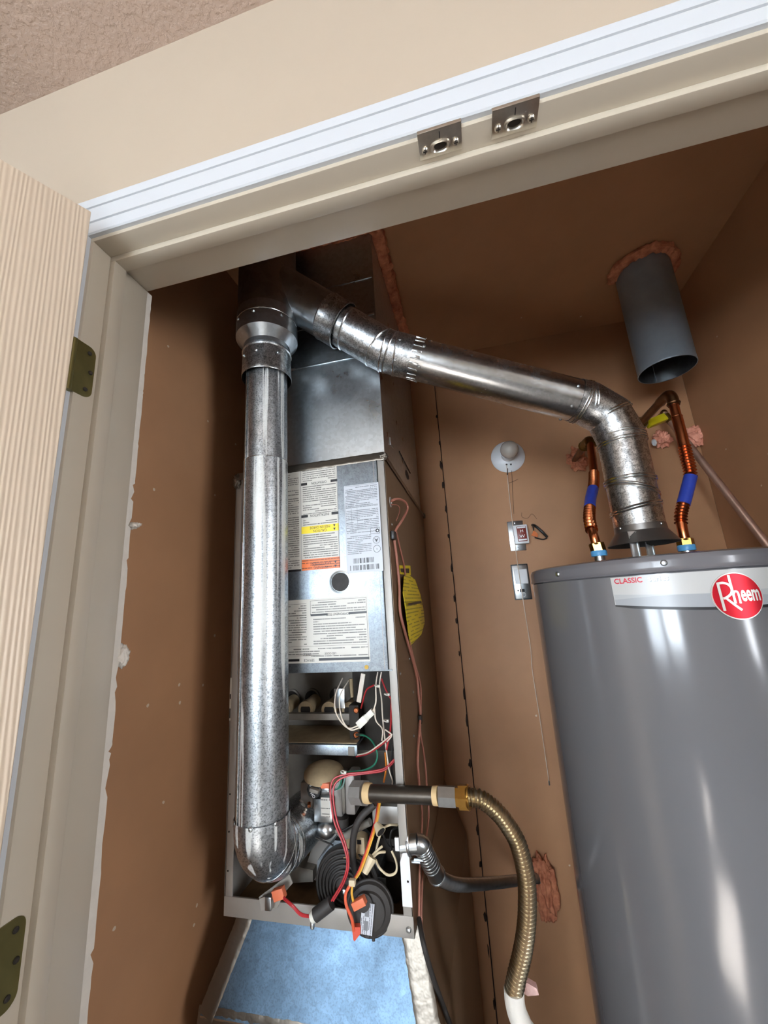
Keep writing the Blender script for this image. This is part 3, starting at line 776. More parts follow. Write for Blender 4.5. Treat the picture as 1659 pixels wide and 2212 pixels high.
# narrow label on the left edge of the cabinet
label_sheet('edge_label', [(FX0-0.0004, FX0+0.004, 1.145, 1.235, M_PAPER, 0), (FX0, FX0+0.003, 1.15, 1.17, M_INK, 1), (FX0, FX0+0.003, 1.19, 1.20, M_INK, 1)], FY-0.0006, fu)

# ------------------------------------------------------------------ burner compartment
def I(x, y, Y): return aY(x, y, Y)
def wire(pts, r, m, parent=None, name='wire', n=8):
    return G().tube(spl([I(*p) for p in pts], 8), r, n).out(name, m, parent or fu)
def lat(prof, o, ax, m, name, parent=None, n=28): return G().lathe(prof, o, ax, n).out(name, m, parent or fu)
# heat exchanger openings and burners
for x, y in ((632, 1507), (675, 1506), (728, 1501)):
    c = I(x, y, 0.6395); lat([(0.0225, 0), (0.0225, 0.006), (0.0195, 0.007)], c, (0, -1, 0), M_INSIDE, 'exchanger_port')
    lat([(0.0185, 0), (0.0185, 0.0075)], c, (0, -1, 0), M_DARK, 'exchanger_opening')
for x, y in ((612, 1533), (660, 1533), (711, 1534), (755, 1535)):
    c = I(x, y, 0.560)
    b = lat([(0.020, 0), (0.020, 0.012), (0.017, 0.030), (0.016, 0.062)], c, (0, 1, 0.12), M_DUST, 'burner_tube')
    lat([(0.013, 0), (0.013, 0.0006)], c+Vector((0, -0.0003, 0)), (0, -1, 0), M_DARK, 'burner_mouth', b)
a, b = I(600, 1540, 0.55), I(758, 1556, 0.55)
G().box(a.x, b.x, 0.548, 0.566, b.z, a.z-0.001, 0.002).out('burner_rail', M_DUSTG, fu)
# burner box shelf
a, b = I(600, 1607, 0.50), I(772, 1633, 0.50)
sh = G().box(FX0+0.006, b.x, 0.500, 0.503, b.z, a.z, 0.0008); sh.box(FX0+0.006, b.x, 0.5005, 0.638, a.z-0.003, a.z, 0.0008)
sh = sh.out('burner_shelf', M_PANEL, fu)
G().box(FX0+0.01, b.x-0.004, 0.51, 0.636, a.z, a.z+0.0012).out('dust_layer', M_DUST, sh)
c = I(759, 1625, 0.4995); G().box(c.x-0.0075, c.x+0.0075, 0.4985, 0.5003, b.z, c.z+0.011, 0.0006).out('shelf_notch', M_DUSTG, sh)
# dark side box with the igniter
a, b = I(757, 1470, 0.56), I(850, 1628, 0.56)
G().box(a.x, FX1-0.004, 0.575, 0.638, b.z, 1.235, 0.002).out('side_shield', M_INSIDED, fu)
a = I(757, 1530, 0.54); G().box(a.x-0.003, a.x+0.022, 0.535, 0.575, I(757, 1600, 0.54).z, a.z+0.008, 0.002).out('burner_bracket', M_INSIDED, fu)
for x, y in ((770, 1534), (770, 1587)):
    c = I(x, y, 0.534); lat([(0.0068, 0), (0.0068, 0.003), (0.0045, 0.0045), (0.003, 0.0045), (0.0025, 0.003)], c, (0, -1, 0), M_COPPER, 'bracket_screw')
c0, c1 = I(785, 1455, 0.50), I(775, 1517, 0.50)
t = (c1-c0).normalized(); G().obox((c0+c1)/2, t, (0, 1, 0), t.cross(Vector((0, 1, 0))), (c1-c0).length/2, 0.002, 0.0055, 0.0012).out('igniter_strip', M_WIREW, fu)
c0, c1 = I(758, 1466, 0.53), I(761, 1506, 0.53); G().tube([c0, c1], [0.005, 0.004], 12).out('flame_sensor', M_DUST, fu)
a, b = I(721, 1488, 0.535), I(745, 1530, 0.535); G().box(a.x, b.x, 0.535, 0.537, b.z, a.z, 0.0005).out('sensor_bracket', M_STEEL, fu)
# plug in the white leads
c0, c1 = I(775, 1566, 0.45), I(806, 1536, 0.45); t = (c1-c0).normalized(); n = t.cross(Vector((0, 1, 0))).normalized()
G().obox(c0+(c1-c0)*0.25, t, (0, 1, 0), n, (c1-c0).length*0.26, 0.0075, 0.0078, 0.001).obox(c0+(c1-c0)*0.74, t, (0, 1, 0), n, (c1-c0).length*0.26, 0.0065, 0.0065, 0.001).out('wire_plug', M_NYLON, fu)
wire([(740, 1465, 0.52), (725, 1500, 0.47), (726, 1540, 0.45), (750, 1572, 0.447), (776, 1567, 0.45)], 0.0014, M_WIREW)
wire([(753, 1470, 0.52), (734, 1505, 0.47), (738, 1550, 0.45), (756, 1576, 0.447), (780, 1571, 0.45)], 0.0014, M_WIREW)
wire([(806, 1536, 0.45), (812, 1515, 0.45), (812, 1480, 0.46), (816, 1452, 0.47)], 0.0015, M_WIREW)
wire([(824, 1452, 0.47), (820, 1480, 0.46), (824, 1510, 0.47), (827, 1555, 0.47), (832, 1600, 0.46), (840, 1660, 0.45), (848, 1690, 0.46), (838, 1712, 0.47)], 0.0016, M_WIREW)
wire([(809, 1530, 0.45), (812, 1556, 0.455), (826, 1575, 0.46), (825, 1600, 0.46)], 0.0015, M_WIREW)
wire([(832, 1576, 0.455), (846, 1588, 0.45), (836, 1602, 0.45)], 0.0015, M_WIREW)
wire([(824, 1466, 0.465), (836, 1495, 0.46), (848, 1515, 0.455)], 0.0018, M_RED)
wire([(808, 1480, 0.465), (792, 1490, 0.48), (784, 1515, 0.50), (780, 1530, 0.52)], 0.0018, M_RED)
wire([(846, 1505, 0.46), (845, 1545, 0.46), (843, 1580, 0.46), (835, 1620, 0.455)], 0.0022, M_RED)
wire([(846, 1590, 0.45), (820, 1612, 0.455), (795, 1628, 0.475), (770, 1634, 0.505)], 0.0018, M_RED)
wire([(848, 1586, 0.45), (820, 1608, 0.452), (795, 1625, 0.47), (772, 1631, 0.50)], 0.0014, M_WIREW)
wire([(772, 1587, 0.530), (790, 1590, 0.50), (806, 1604, 0.47), (815, 1630, 0.455), (808, 1652, 0.455), (785, 1664, 0.46), (750, 1668, 0.46)], 0.0018, M_GREEN)
c0 = I(770, 1587, 0.531); c1 = I(788, 1588, 0.51); G().tube([c0, c1], [0.0032, 0.0024], 10).out('ring_terminal', M_STEEL, fu)
for pts in ([(852, 1640, 0.45), (830, 1660, 0.45), (790, 1668, 0.452), (750, 1672, 0.45), (722, 1682, 0.445), (714, 1705, 0.44), (716, 1740, 0.435), (722, 1775, 0.43), (740, 1820, 0.42), (750, 1860, 0.415), (742, 1900, 0.412), (716, 1946, 0.41)],
            [(852, 1644, 0.452), (830, 1664, 0.452), (790, 1671, 0.455), (752, 1676, 0.452), (728, 1688, 0.447), (720, 1708, 0.442), (722, 1742, 0.437), (730, 1780, 0.432), (746, 1822, 0.422), (753, 1862, 0.417), (746, 1900, 0.414), (720, 1946, 0.412)]):
    wire(pts, 0.0019, M_RED)
for dx, m in ((0, M_GREEN), (6, M_TEALW), (-3, M_TEALW)):
    wire([(740+dx, 1668, 0.455), (738+dx, 1685, 0.45), (733+dx, 1700, 0.45), (724+dx*0.5, 1706, 0.455)], 0.0016, m)
wire([(832, 1625, 0.46), (834, 1660, 0.46), (829, 1690, 0.462)], 0.0020, M_ORANGE)
wire([(848, 1612, 0.46), (846, 1660, 0.46), (850, 1690, 0.462), (835, 1700, 0.463)], 0.0018, M_BLACK)
for x, y, Y in ((815, 1482, 0.455), (836, 1500, 0.452), (834, 1557, 0.455), (742, 1668, 0.447)):
    c = I(x, y, Y); G().ring(c, (0.3, 0, 1), 0.0055, 0.0013, 16, 6).box(c.x+0.002, c.x+0.007, c.y-0.005, c.y, c.z-0.002, c.z+0.003, 0.0005).out('cable_tie', M_NYLON, fu)
# gas valve
gv = G()
c = I(700, 1668, 0.49)
gv = lat([(0.036, -0.012), (0.044, -0.006), (0.0445, 0.000), (0.041, 0.006), (0.032, 0.011), (0.016, 0.014), (0.002, 0.0145)], c, (0.08, -0.12, 1), M_DUST, 'valve_diaphragm', None, 36)
gp = fu
a, b = I(648, 1690, 0.47), I(676, 1755, 0.47)
G().box(a.x, b.x, 0.47, 0.51, b.z+0.006, a.z, 0.004).ball(I(653, 1742, 0.475), 0.012, 0.012, 0.016).out('valve_body', M_CAST, fu)
c = I(690, 1722, 0.475); G().box(c.x-0.028, c.x+0.052, 0.475, 0.53, I(690, 1765, 0.475).z, I(690, 1678, 0.475).z, 0.006).out('valve_block', M_CAST, fu)
c = I(682, 1702, 0.462); n8 = 8
kb = lat([(0.0165, 0), (0.0165, 0.010), (0.0145, 0.012)], c, (0, -1, 0), M_BLACK, 'valve_switch', None, 8)
G().obox(c+Vector((0.004, -0.016, 0.002)), (1, 0, -0.25), (0, 1, 0), (0.25, 0, 1), 0.010, 0.005, 0.0035, 0.0015).out('switch_toggle', M_DUSTG, kb)
lettering('ON', 0.0085, I(673, 1694, 0.4495), Vector((-0.55, 0, -0.83)), Vector((0.83, 0, -0.55)), M_WHITEINK, kb, 0.9)
lettering('OFF', 0.0085, I(676, 1717, 0.4495), Vector((-0.55, 0, 0.83)), Vector((-0.83, 0, -0.55)), M_WHITEINK, kb, 0.9)
a, b = I(677, 1725, 0.455), I(718, 1775, 0.455)
rg = G().box(a.x, b.x, 0.455, 0.475, b.z-0.004, a.z, 0.003).out('valve_regulator', M_STEEL, fu)
a, b = I(693, 1722, 0.454), I(713, 1765, 0.454)
label_sheet('valve_label', [(a.x, b.x, b.z, a.z, M_PRINT, 0)], 0.4535, rg)
c = I(705, 1790, 0.47); G().ball(c, 0.021, 0.018, 0.018).out('regulator_cap', M_STEEL, fu)
c0, c1 = I(694, 1696, 0.452), I(712, 1698, 0.452); G().box(c0.x, c1.x, 0.448, 0.458, c1.z-0.004, c0.z+0.005, 0.001).out('wire_connector', M_ORCON, fu)
c = I(704, 1706, 0.455); G().box(c.x-0.009, c.x+0.008, 0.452, 0.47, c.z-0.004, c.z+0.004, 0.001).out('spade_terminal', M_STEEL, fu)
c = I(660, 1749, 0.458); lat([(0.004, 0), (0.004, 0.006), (0.0055, 0.008), (0.0055, 0.011), (0.002, 0.013)], c, (0, -1, -0.4), M_NYLON, 'test_port')
c = I(668, 1735, 0.462); lat([(0.004, 0), (0.0035, 0.008)], c, (0.4, -1, -0.4), M_COPPER, 'test_port_screw')
# valve inlet
a, b = I(744, 1675, 0.45), I(768, 1762, 0.45)
G().box(a.x, b.x, 0.45, 0.50, b.z, a.z, 0.004).out('inlet_block', M_CAST, fu)
c0, c1 = I(766, 1712, 0.44), I(790, 1713, 0.43); G().tube([c0, c1], [0.0225, 0.0225], 8, True, False).out('inlet_hex', M_CAST, fu)
a, b = I(730, 1690, 0.48), I(748, 1760, 0.48); G().box(a.x, b.x, 0.478, 0.52, b.z, a.z, 0.006).out('valve_neck', M_DUSTG, fu)
wire([(726, 1790, 0.475), (745, 1805, 0.475), (770, 1790, 0.47), (800, 1775, 0.465)], 0.007, M_DUSTG, None, 'manifold_pipe', 14)
c = I(740, 1765, 0.475); lat([(0.013, 0), (0.013, 0.02)], c, (0, 0, -1), M_BLACKR, 'manifold_plug')
# inducer: elbow bracket, housing, ringed motor
a = [I(655, 1890, 0.52), I(690, 1780, 0.52), I(730, 1770, 0.52), I(735, 1830, 0.52), I(688, 1905, 0.52)]
G().prism(a, (0, 0.03, 0)).out('inducer_mount', M_CABGREY, fu)
a = [I(625, 1868, 0.50), I(676, 1880, 0.50), I(676, 1905, 0.50), I(622, 1908, 0.50)]
G().prism(a, (0, 0.04, 0)).out('mount_foot', M_DUSTG, fu)
ic = I(752, 1903, 0.475)
def octa(R): return [(ic.x+R*math.cos(math.pi/8+k*math.pi/4), 0.478, ic.z+R*math.sin(math.pi/8+k*math.pi/4)) for k in range(8)]
G().prism(octa(0.074), (0, 0.05, 0)).out('inducer_housing', M_PANEL, fu)
im = lat([(0.066, 0.0), (0.066, 0.010), (0.060, 0.016)], ic+Vector((0, 0.004, 0)), (0, -1, 0), M_BLACKR, 'motor_cover', None, 48)
for k, R in enumerate((0.062, 0.054, 0.046, 0.038, 0.030, 0.022)):
    G().ring(ic+Vector((0, -0.014-0.0022*k, 0)), (0, 1, 0), R, 0.0027, 48, 8).out('cooling_ring', M_BLACKR, im)
G().lathe([(0.060, 0), (0.022, 0.010), (0.014, 0.012)], ic+Vector((0, -0.011, 0)), (0, -1, 0), 40).out('motor_face', M_BLACKR, im)
lat([(0.008, 0), (0.008, 0.010), (0.0055, 0.014), (0.002, 0.0155)], ic+Vector((0.002, -0.020, 0)), (0, -1, 0), M_STEEL, 'motor_shaft', im)
c0, c1 = I(772, 1800, 0.50), I(765, 1860, 0.47); G().tube([c0, c1], 0.024, 24).out('run_capacitor', M_DUST, fu)
a, b = I(768, 1808, 0.46), I(788, 1845, 0.46); label_sheet('capacitor_label', [(a.x, b.x, b.z, a.z, M_TAN, 0), (a.x+0.003, b.x-0.006, a.z-0.012, a.z-0.004, M_INK, 1)], 0.459, fu)
wire([(808, 1738, 0.44), (780, 1765, 0.43), (765, 1800, 0.43), (762, 1850, 0.435), (770, 1890, 0.45)], 0.0068, M_BLACKR, None, 'black_hose', 12)
wire([(683, 1775, 0.475), (672, 1795, 0.46), (676, 1806, 0.455), (695, 1815, 0.46), (720, 1826, 0.47)], 0.0016, M_BLACK)
c = I(676, 1798, 0.478); G().box(c.x-0.006, c.x+0.006, 0.472, 0.49, c.z-0.016, c.z+0.002, 0.0015).out('spring_clip', M_STEEL, fu)
wire([(730, 1800, 0.46), (748, 1790, 0.455), (770, 1778, 0.46)], 0.0016, M_BLACK)
# capacitor strap, junction box on the right
a, b = I(800, 1745, 0.46), I(858, 1790, 0.46); G().box(a.x, FX1-0.003, 0.47, 0.56, b.z, a.z, 0.003).out('junction_box', M_CABGREY, fu)
a, b = I(806, 1815, 0.52), I(858, 1965, 0.52); G().box(a.x, FX1-0.003, 0.53, 0.63, b.z, a.z, 0.004).out('control_box', M_INSIDED, fu)
c = I(838, 1918, 0.50); lat([(0.030, 0), (0.030, 0.04), (0.022, 0.045)], c, (0, 1, 0), M_BLACKR, 'dark_cylinder')
# wire nuts and leads
for (x0, y0), (x1, y1) in (((813, 1780), (823, 1797)), ((803, 1850), (788, 1886))):
    c0, c1 = I(x0, y0, 0.43), I(x1, y1, 0.42); d = (c1-c0)
    if y0 < 1800: nt = G().tube([c0, c0+d*0.5, c1], [0.0055, 0.0085, 0.0105], 10, True, False).out('wire_nut', M_NUT, fu); lat([(0.0085, 0), (0.0085, 0.0004)], c1+d.normalized()*0.0002, d, M_DARK, 'nut_mouth', nt, 16)
    else: G().tube([c0, c0+d*0.4, c1], [0.0115, 0.0095, 0.006], 10, True, False).out('wire_nut', M_NUT, fu)
wire([(823, 1797, 0.43), (815, 1825, 0.44), (812, 1845, 0.435)], 0.0022, M_NUT)
wire([(824, 1790, 0.43), (842, 1782, 0.44), (858, 1782, 0.455)], 0.0022, M_NUT)
wire([(806, 1846, 0.43), (816, 1836, 0.425), (826, 1828, 0.43)], 0.0022, M_NUT)
wire([(808, 1850, 0.43), (818, 1842, 0.42), (832, 1840, 0.43)], 0.0022, M_NUT)
wire([(812, 1858, 0.43), (820, 1875, 0.42), (838, 1890, 0.425), (855, 1884, 0.43), (856, 1862, 0.435), (846, 1838, 0.44)], 0.0022, M_NUT)
wire([(826, 1800, 0.43), (838, 1825, 0.44), (850, 1830, 0.45)], 0.0018, M_BLACK)
wire([(858, 1788, 0.45), (846, 1795, 0.44), (843, 1815, 0.44), (846, 1835, 0.445)], 0.0018, M_BLACK)
for dx, m in ((0, M_RED), (5, M_YELW), (2, M_ORANGE)):
    wire([(816+dx, 1735, 0.45), (810+dx, 1775, 0.43), (795+dx, 1825, 0.42), (775+dx, 1880, 0.412), (760+dx*0.6, 1905, 0.40)], 0.0017, m)
c = I(761, 1906, 0.398); G().box(c.x-0.006, c.x+0.006, 0.394, 0.403, c.z-0.005, c.z+0.005, 0.0012).out('cable_tie', M_NUT, fu)
# pressure switch
pc = I(800, 1958, 0.43); pn = Vector((0.12, -1, 0.10)).normalized()
ps = lat([(0.034, 0.0), (0.041, 0.003), (0.0425, 0.010), (0.0405, 0.014), (0.039, 0.017), (0.031, 0.020), (0.029, 0.024), (0.020, 0.026)], pc+Vector((0, 0.004, 0)), pn, M_BLACKR, 'pressure_switch', None, 40)
G().ring(pc+pn*0.004, pn, 0.042, 0.0035, 44, 8).out('switch_rim', M_BLACKR, ps)
lat([(0.016, 0), (0.016, 0.008), (0.010, 0.010)], pc+pn*0.018+Vector((-0.008, 0, 0.016)), pn, M_BLACKR, 'switch_boss', ps)
a, b = I(780, 1892, 0.47), I(838, 1990, 0.47); G().box(a.x, b.x, 0.47, 0.472, b.z, a.z, 0.0006).out('switch_bracket', M_PANEL, fu)
c = pc+pn*0.0285+Vector((-0.002, 0, -0.004)); ux = Vector((1, 0.12, -0.15)).normalized(); uz = pn.cross(ux).normalized(); uz = uz if uz.z > 0 else -uz
me = bpy.data.meshes.new('switch_label'); hw, hh = 0.0115, 0.023
me.from_pydata([c-ux*hw-uz*hh, c+ux*hw-uz*hh, c+ux*hw+uz*hh, c-ux*hw+uz*hh], [], [(0, 1, 2, 3)]); ul = me.uv_layers.new(name='UVMap')
for i, uv in enumerate(((0, 0), (0, 0.025), (0.052, 0.025), (0.052, 0))): ul.data[i].uv = uv
link('switch_label', me, M_PRINT2, ps)
for q in ((-0.001, 0.010), (-0.001, -0.010)):
    cc = c+uz*q[1]+ux*q[0]+pn*0.0004
    mk('code_block', [cc-ux*0.004-uz*0.007, cc+ux*0.004-uz*0.007, cc+ux*0.004+uz*0.007, cc-ux*0.004+uz*0.007], [(0, 1, 2, 3)], M_GINK, ps)
lat([(0.0045, 0), (0.0035, 0.004)], pc+pn*0.02+Vector((-0.004, 0, -0.033)), pn, M_BLACKR, 'switch_nipple', ps)
lat([(0.0035, 0), (0.003, 0.010)], pc+Vector((0.004, 0, -0.042)), (0, -0.2, -1), M_BLACKR, 'switch_nipple', ps)
c = I(776, 1950, 0.398); G().obox(c, (1, 0, 0.5), (0, 1, 0), (-0.5, 0, 1), 0.013, 0.006, 0.0065, 0.001).out('wire_connector', M_ORCON, fu)
c = I(772, 2012, 0.398); G().prism([I(760, 2003, 0.395), I(778, 2003, 0.395), I(778, 2018, 0.395), I(766, 2034, 0.395), I(763, 2030, 0.395)], (0, 0.010, 0)).out('wire_connector', plain('red_orange_boot', 'c8503c', 0.5), fu)
wire([(760, 1906, 0.40), (747, 1930, 0.395), (748, 1955, 0.39), (760, 1985, 0.39), (764, 2010, 0.395)], 0.0028, plain('coral_wire', 'd05a3a', 0.45))
wire([(762, 1906, 0.40), (760, 1930, 0.398), (764, 1950, 0.398)], 0.0022, M_YELW)
# roll-out switch lead and bracket at the lower left
c0, c1 = I(681, 1977, 0.405), I(716, 1950, 0.41); d = c1-c0
G().tube([c0, c1], 0.0115, 16).out('rubber_sleeve', M_BLACKR, fu)
G().tube([c0-d*0.22, c0], [0.009, 0.010], 14).out('sleeve_ferrule', M_NYLON, fu)
c = I(676, 1990, 0.41); lat([(0.0042, 0), (0.0042, 0.008), (0.0025, 0.011)], c, (0, -0.4, -1), M_STEEL, 'ferrule_screw')
for o in (0, 4):
    wire([(613, 1938+o, 0.40), (632, 1955+o, 0.39), (650, 1973+o, 0.395), (672, 1979+o*0.6, 0.405)], 0.0018, M_RED)
a = [I(559, 1938, 0.41), I(625, 1888, 0.43), I(632, 1908, 0.43), I(612, 1932, 0.42), I(600, 1960, 0.41), I(565, 1966, 0.405)]
G().prism(a, (0, 0.002, 0)).out('limit_bracket', M_DUSTG, fu)
c = I(603, 1930, 0.405); G().obox(c, (1, 0, 0.35), (0, 1, 0), (-0.35, 0, 1), 0.012, 0.006, 0.009, 0.001).out('wire_connector', M_ORCON, fu)
c = I(584, 1945, 0.405); G().box(c.x-0.007, c.x+0.006, 0.396, 0.408, c.z-0.012, c.z+0.010, 0.001).out('limit_switch', M_STEEL, fu)
a = [I(560, 1942, 0.40), I(576, 1936, 0.40), I(580, 1962, 0.40), I(564, 1968, 0.40)]
G().prism(a, (0, 0.003, 0)).out('bracket_ear', M_CABGREY, fu)
a = I(855, 1840, 0.425)
G().prism([(FX1-0.019, FY-0.0004, 0.83), (FX1-0.0005, FY-0.0004, 0.83), (FX1-0.0005, FY-0.0004, 0.945), (FX1-0.019, FY-0.0004, 0.90)], (0, 0.0012, 0)).out('flange_patch', M_WHITEP, fu)

# ------------------------------------------------------------------ furnace vent pipe
XP, YP, RP = -0.444, 0.350, 0.0495
PD = math.hypot(XP-CAM.x, YP-CAM.y)
def zat(x, y, D=PD):
    d = ray(x, y); return CAM.z+D*d.z/math.hypot(d.x, d.y)
def gored(p0, d0, d1, rad, k):
    """corner rounded as k straight gores: returns points and ring axes"""
    d0, d1 = Vector(d0).normalized(), Vector(d1).normalized()
    ang = d0.angle(d1); tl = rad*math.tan(ang/2); ax = d0.cross(d1).normalized()
    s = Vector(p0)-d0*tl; cen = s+ax.cross(d0)*rad
    pts = []; axs = []
    for i in range(k+1):
        a = ang*i/k; q = Matrix.Rotation(a, 3, ax)
        pts.append(cen+q @ (s-cen)); axs.append(q @ d0)
    return pts, axs
vp = thing('furnace_vent_pipe', 'spangled vertical vent pipe standing in front of the furnace', 'vent pipe', (XP, YP, 0.89))
ze = zat(561, 1762); zt = zat(577, 806)
zj = zat(571, 1000)
G().tube([(XP, YP, ze-0.004), (XP, YP, zj)], RP, 48, False).out('lower_pipe', M_PIPE, vp)
G().tube([(XP, YP, zj-0.003), (XP, YP, zt+0.03)], RP-0.0012, 48, False).out('upper_pipe', M_PIPE, vp)
G().ring((XP, YP, zj), (0, 0, 1), RP-0.0003, 0.0009, 48, 6).out('pipe_joint', M_PIPE2, vp)
G().box(XP-0.028, XP-0.0265, YP-RP*0.86-0.0012, YP-RP*0.80, ze, zt, 0.0004).out('pipe_seam', M_PIPE2, vp)
sd = Vector((0.10, 1.0, 0)).normalized()
pts, axs = gored((XP, YP, ze-0.078), (0, 0, -1), sd, 0.068, 10)
el = G().tube([Vector((XP, YP, ze+0.003))]+pts+[pts[-1]+sd*0.10], [RP+0.0022]*(len(pts)+2), 48, False).out('vent_elbow', M_PIPE, vp)
for c, a in list(zip(pts, axs))[6::2]: G().ring(c, a, RP+0.0020, 0.0010, 48, 6).out('gore_seam', M_PIPE2, el)
for a in (-2.4, -1.45, -0.55):
    n = Vector((math.cos(a), math.sin(a), 0)); screw(Vector((XP, YP, ze+0.001))+n*(RP+0.001), n, 0.0042, M_STEEL, vp)

# ------------------------------------------------------------------ wye, reducer and collar
wy = thing('vent_wye', 'dull grey vent wye and reducer above the furnace pipe, meeting the ceiling', 'vent fitting', (XP, YP, zt))
z1, z2, z3, z4 = zat(577, 822), zat(577, 768), zat(580, 752), zat(580, 712)
G().lathe([(0.0585, z1), (0.0592, z1+0.002), (0.0585, z1+0.012), (0.0575, z2-0.006), (0.0595, z2-0.003), (0.0575, z2), (0.056, z2+0.004)], (XP, YP, 0), (0, 0, 1), 48, True, False).out('collar', M_ELBOW, wy)
RW = 0.0735
G().lathe([(0.055, z2), (0.056, z3-0.006), (0.066, z3+0.006), (RW+0.001, z3+0.016), (RW+0.001, z4), (RW-0.001, z4+0.002), (RW, z4+0.03)], (XP, YP, 0), (0, 0, 1), 48, True, False).out('reducer', M_DUCT, wy)
G().tube([(XP, YP, z4+0.012), (XP, YP, CEIL-0.002)], RW-0.0012, 48, False).out('wye_body', M_WYE, wy)
G().ring((XP, YP, z4+0.004), (0, 0, 1), RW-0.0008, 0.0012, 48, 6).out('wye_bead', M_PIPE2, wy)
for a in (-2.2, -1.5, -0.6):
    n = Vector((math.cos(a), math.sin(a), 0)); screw(Vector((XP, YP, z4-0.006))+n*(RW+0.001), n, 0.004, M_STEEL, wy)
    screw(Vector((XP, YP, (z1+z2)/2+0.01))+n*0.058, n, 0.004, M_STEEL, wy)

# ------------------------------------------------------------------ water heater position and vent plane
HX, HY, HR = 0.3775, 0.5600, 0.245
VD = Vector((HX-XP, HY-YP, 0)); SH = VD.length; VD.normalize(); VN = Vector((0, 0, 1)).cross(VD)
V0 = Vector((XP, YP, 0))
def pv(s, z): return V0+VD*s+Vector((0, 0, z))
def sz(x, y):
    q = aP(x, y, V0, VN); return (q-V0).dot(VD), q.z
def pq(x, y): return aP(x, y, V0, VN)
h1, h2 = pq(880, 771), pq(1215, 858)
hd = (h2-h1).normalized()
tt = (SH-(h1-V0).dot(VD))/hd.dot(VD)
hc = h1+hd*tt                                   # where the run meets the heater axis
b1 = pq(716, 690)
bd = (VD*0.80-Vector((0, 0, 0.60))).normalized()
# corner between the branch and the sloping run
A = Matrix(((VD.dot(bd), -VD.dot(hd)), (bd.z, -hd.z)))
r = A.inverted() @ Vector((VD.dot(h1-b1), h1.z-b1.z))
bc = b1+bd*r[0]
RB = 0.0508
bs = b1-bd*0.20
G().tube([bs, b1+bd*0.004], 0.0575, 40, False).out('wye_branch', M_WYE, wy)
n2 = (b1-bd*0.085)
G().ring(b1-bd*0.012, bd, 0.0570, 0.0022, 40, 6).out('branch_bead', M_PIPE2, wy)
hv = thing('heater_vent_run', 'shiny sloping vent pipe with adjustable elbows joining heater to wye', 'vent pipe', (HX, HY, 1.50))
G().lathe([(0.0585, -0.016), (0.0605, -0.012), (0.0592, -0.006), (0.0592, 0.034), (0.0602, 0.037), (0.0575, 0.038)], b1, bd, 44, True, False).out('branch_collar', M_ELBOW, hv)
p1, a1 = gored(bc, bd, hd, 0.10, 2)
e1 = G().tube([b1+bd*0.02]+p1+[p1[-1]+hd*0.055], [RB+0.0012]*(len(p1)+2), 44, False).out('upper_elbow', M_ELBOW, hv)
for i, (c, a) in enumerate(zip([b1+bd*0.052]+p1+[p1[-1]+hd*0.012], [bd]+a1+[hd])):
    tw = Matrix.Rotation(0.16 if i % 2 else -0.10, 3, VN) @ a
    G().ring(c, tw, RB+0.0014, 0.0024, 44, 6).out('elbow_bead', M_PIPE2, e1)
p2, a2 = gored(hc, hd, (0, 0, -1), 0.10, 2)
s0 = p1[-1]+hd*0.05
G().tube([s0, p2[0]-hd*0.005], RB, 48, False).out('sloping_pipe', M_PIPE2, hv)
for k in range(20):                              # crimped end
    th = 2*math.pi*k/20; a = hd.orthogonal().normalized(); b = hd.cross(a); d = a*math.cos(th)+b*math.sin(th)
    G().obox(s0+hd*0.016+d*(RB+0.0004), hd, d, hd.cross(d), 0.012, 0.0012, 0.0042, 0.0008).out('crimp', M_PIPE2, hv)
zstack = zat(1383, 1152, math.hypot(HX, HY-CAM.y))
e2 = G().tube([p2[0]-hd*0.03]+p2+[p2[-1]-Vector((0, 0, 0.02))], [RB+0.0014]*(len(p2)+2), 44, False).out('lower_elbow', M_ELBOW, hv)
for i, (c, a) in enumerate(zip([p2[0]-hd*0.012]+p2+[p2[-1]-Vector((0, 0, 0.016))], [hd]+a2+[Vector((0, 0, -1))])):
    tw = Matrix.Rotation((0.10, -0.22, 0.26, 0.10, -0.03)[i], 3, VN) @ a
    for o in (-0.0032, 0.0032): G().ring(c+a*o, tw, RB+0.0016, 0.0020, 44, 6).out('elbow_bead', M_PIPE2, e2)
G().tube([p2[-1]-Vector((0, 0, 0.01)), (HX, HY, zstack)], RB, 48, False).out('heater_stack', M_ELBOW, hv)
for z, t in ((zat(1368, 1040, 1.06), 0.06), (zat(1370, 1060, 1.06), 0.36), (zat(1376, 1100, 1.06), -0.14)):
    for o in (-0.003, 0.003): G().ring((HX, HY, z+o), Matrix.Rotation(t, 3, 'Y') @ Vector((0, 0, 1)), (RB+0.0012)/(math.cos(t)**0.5), 0.0026, 44, 6).out('stack_bead', M_PIPE2, hv)
for c, n in ((s0+hd*0.03, -1), (s0-hd*0.03, 1), (p2[0]-hd*0.045, 1)):
    for a in (2.2, 3.2, 4.4):
        q = hd.orthogonal().normalized(); b = hd.cross(q); d = q*math.cos(a)+b*math.sin(a); screw(c+d*RB, d, 0.0038, M_STEEL, hv)
for a in (-2.75, -1.0, 0.05):
    d = Vector((math.cos(a), math.sin(a), 0)); screw(Vector((HX, HY, zstack+0.012))+d*RB, d, 0.0040, M_STEEL, hv)

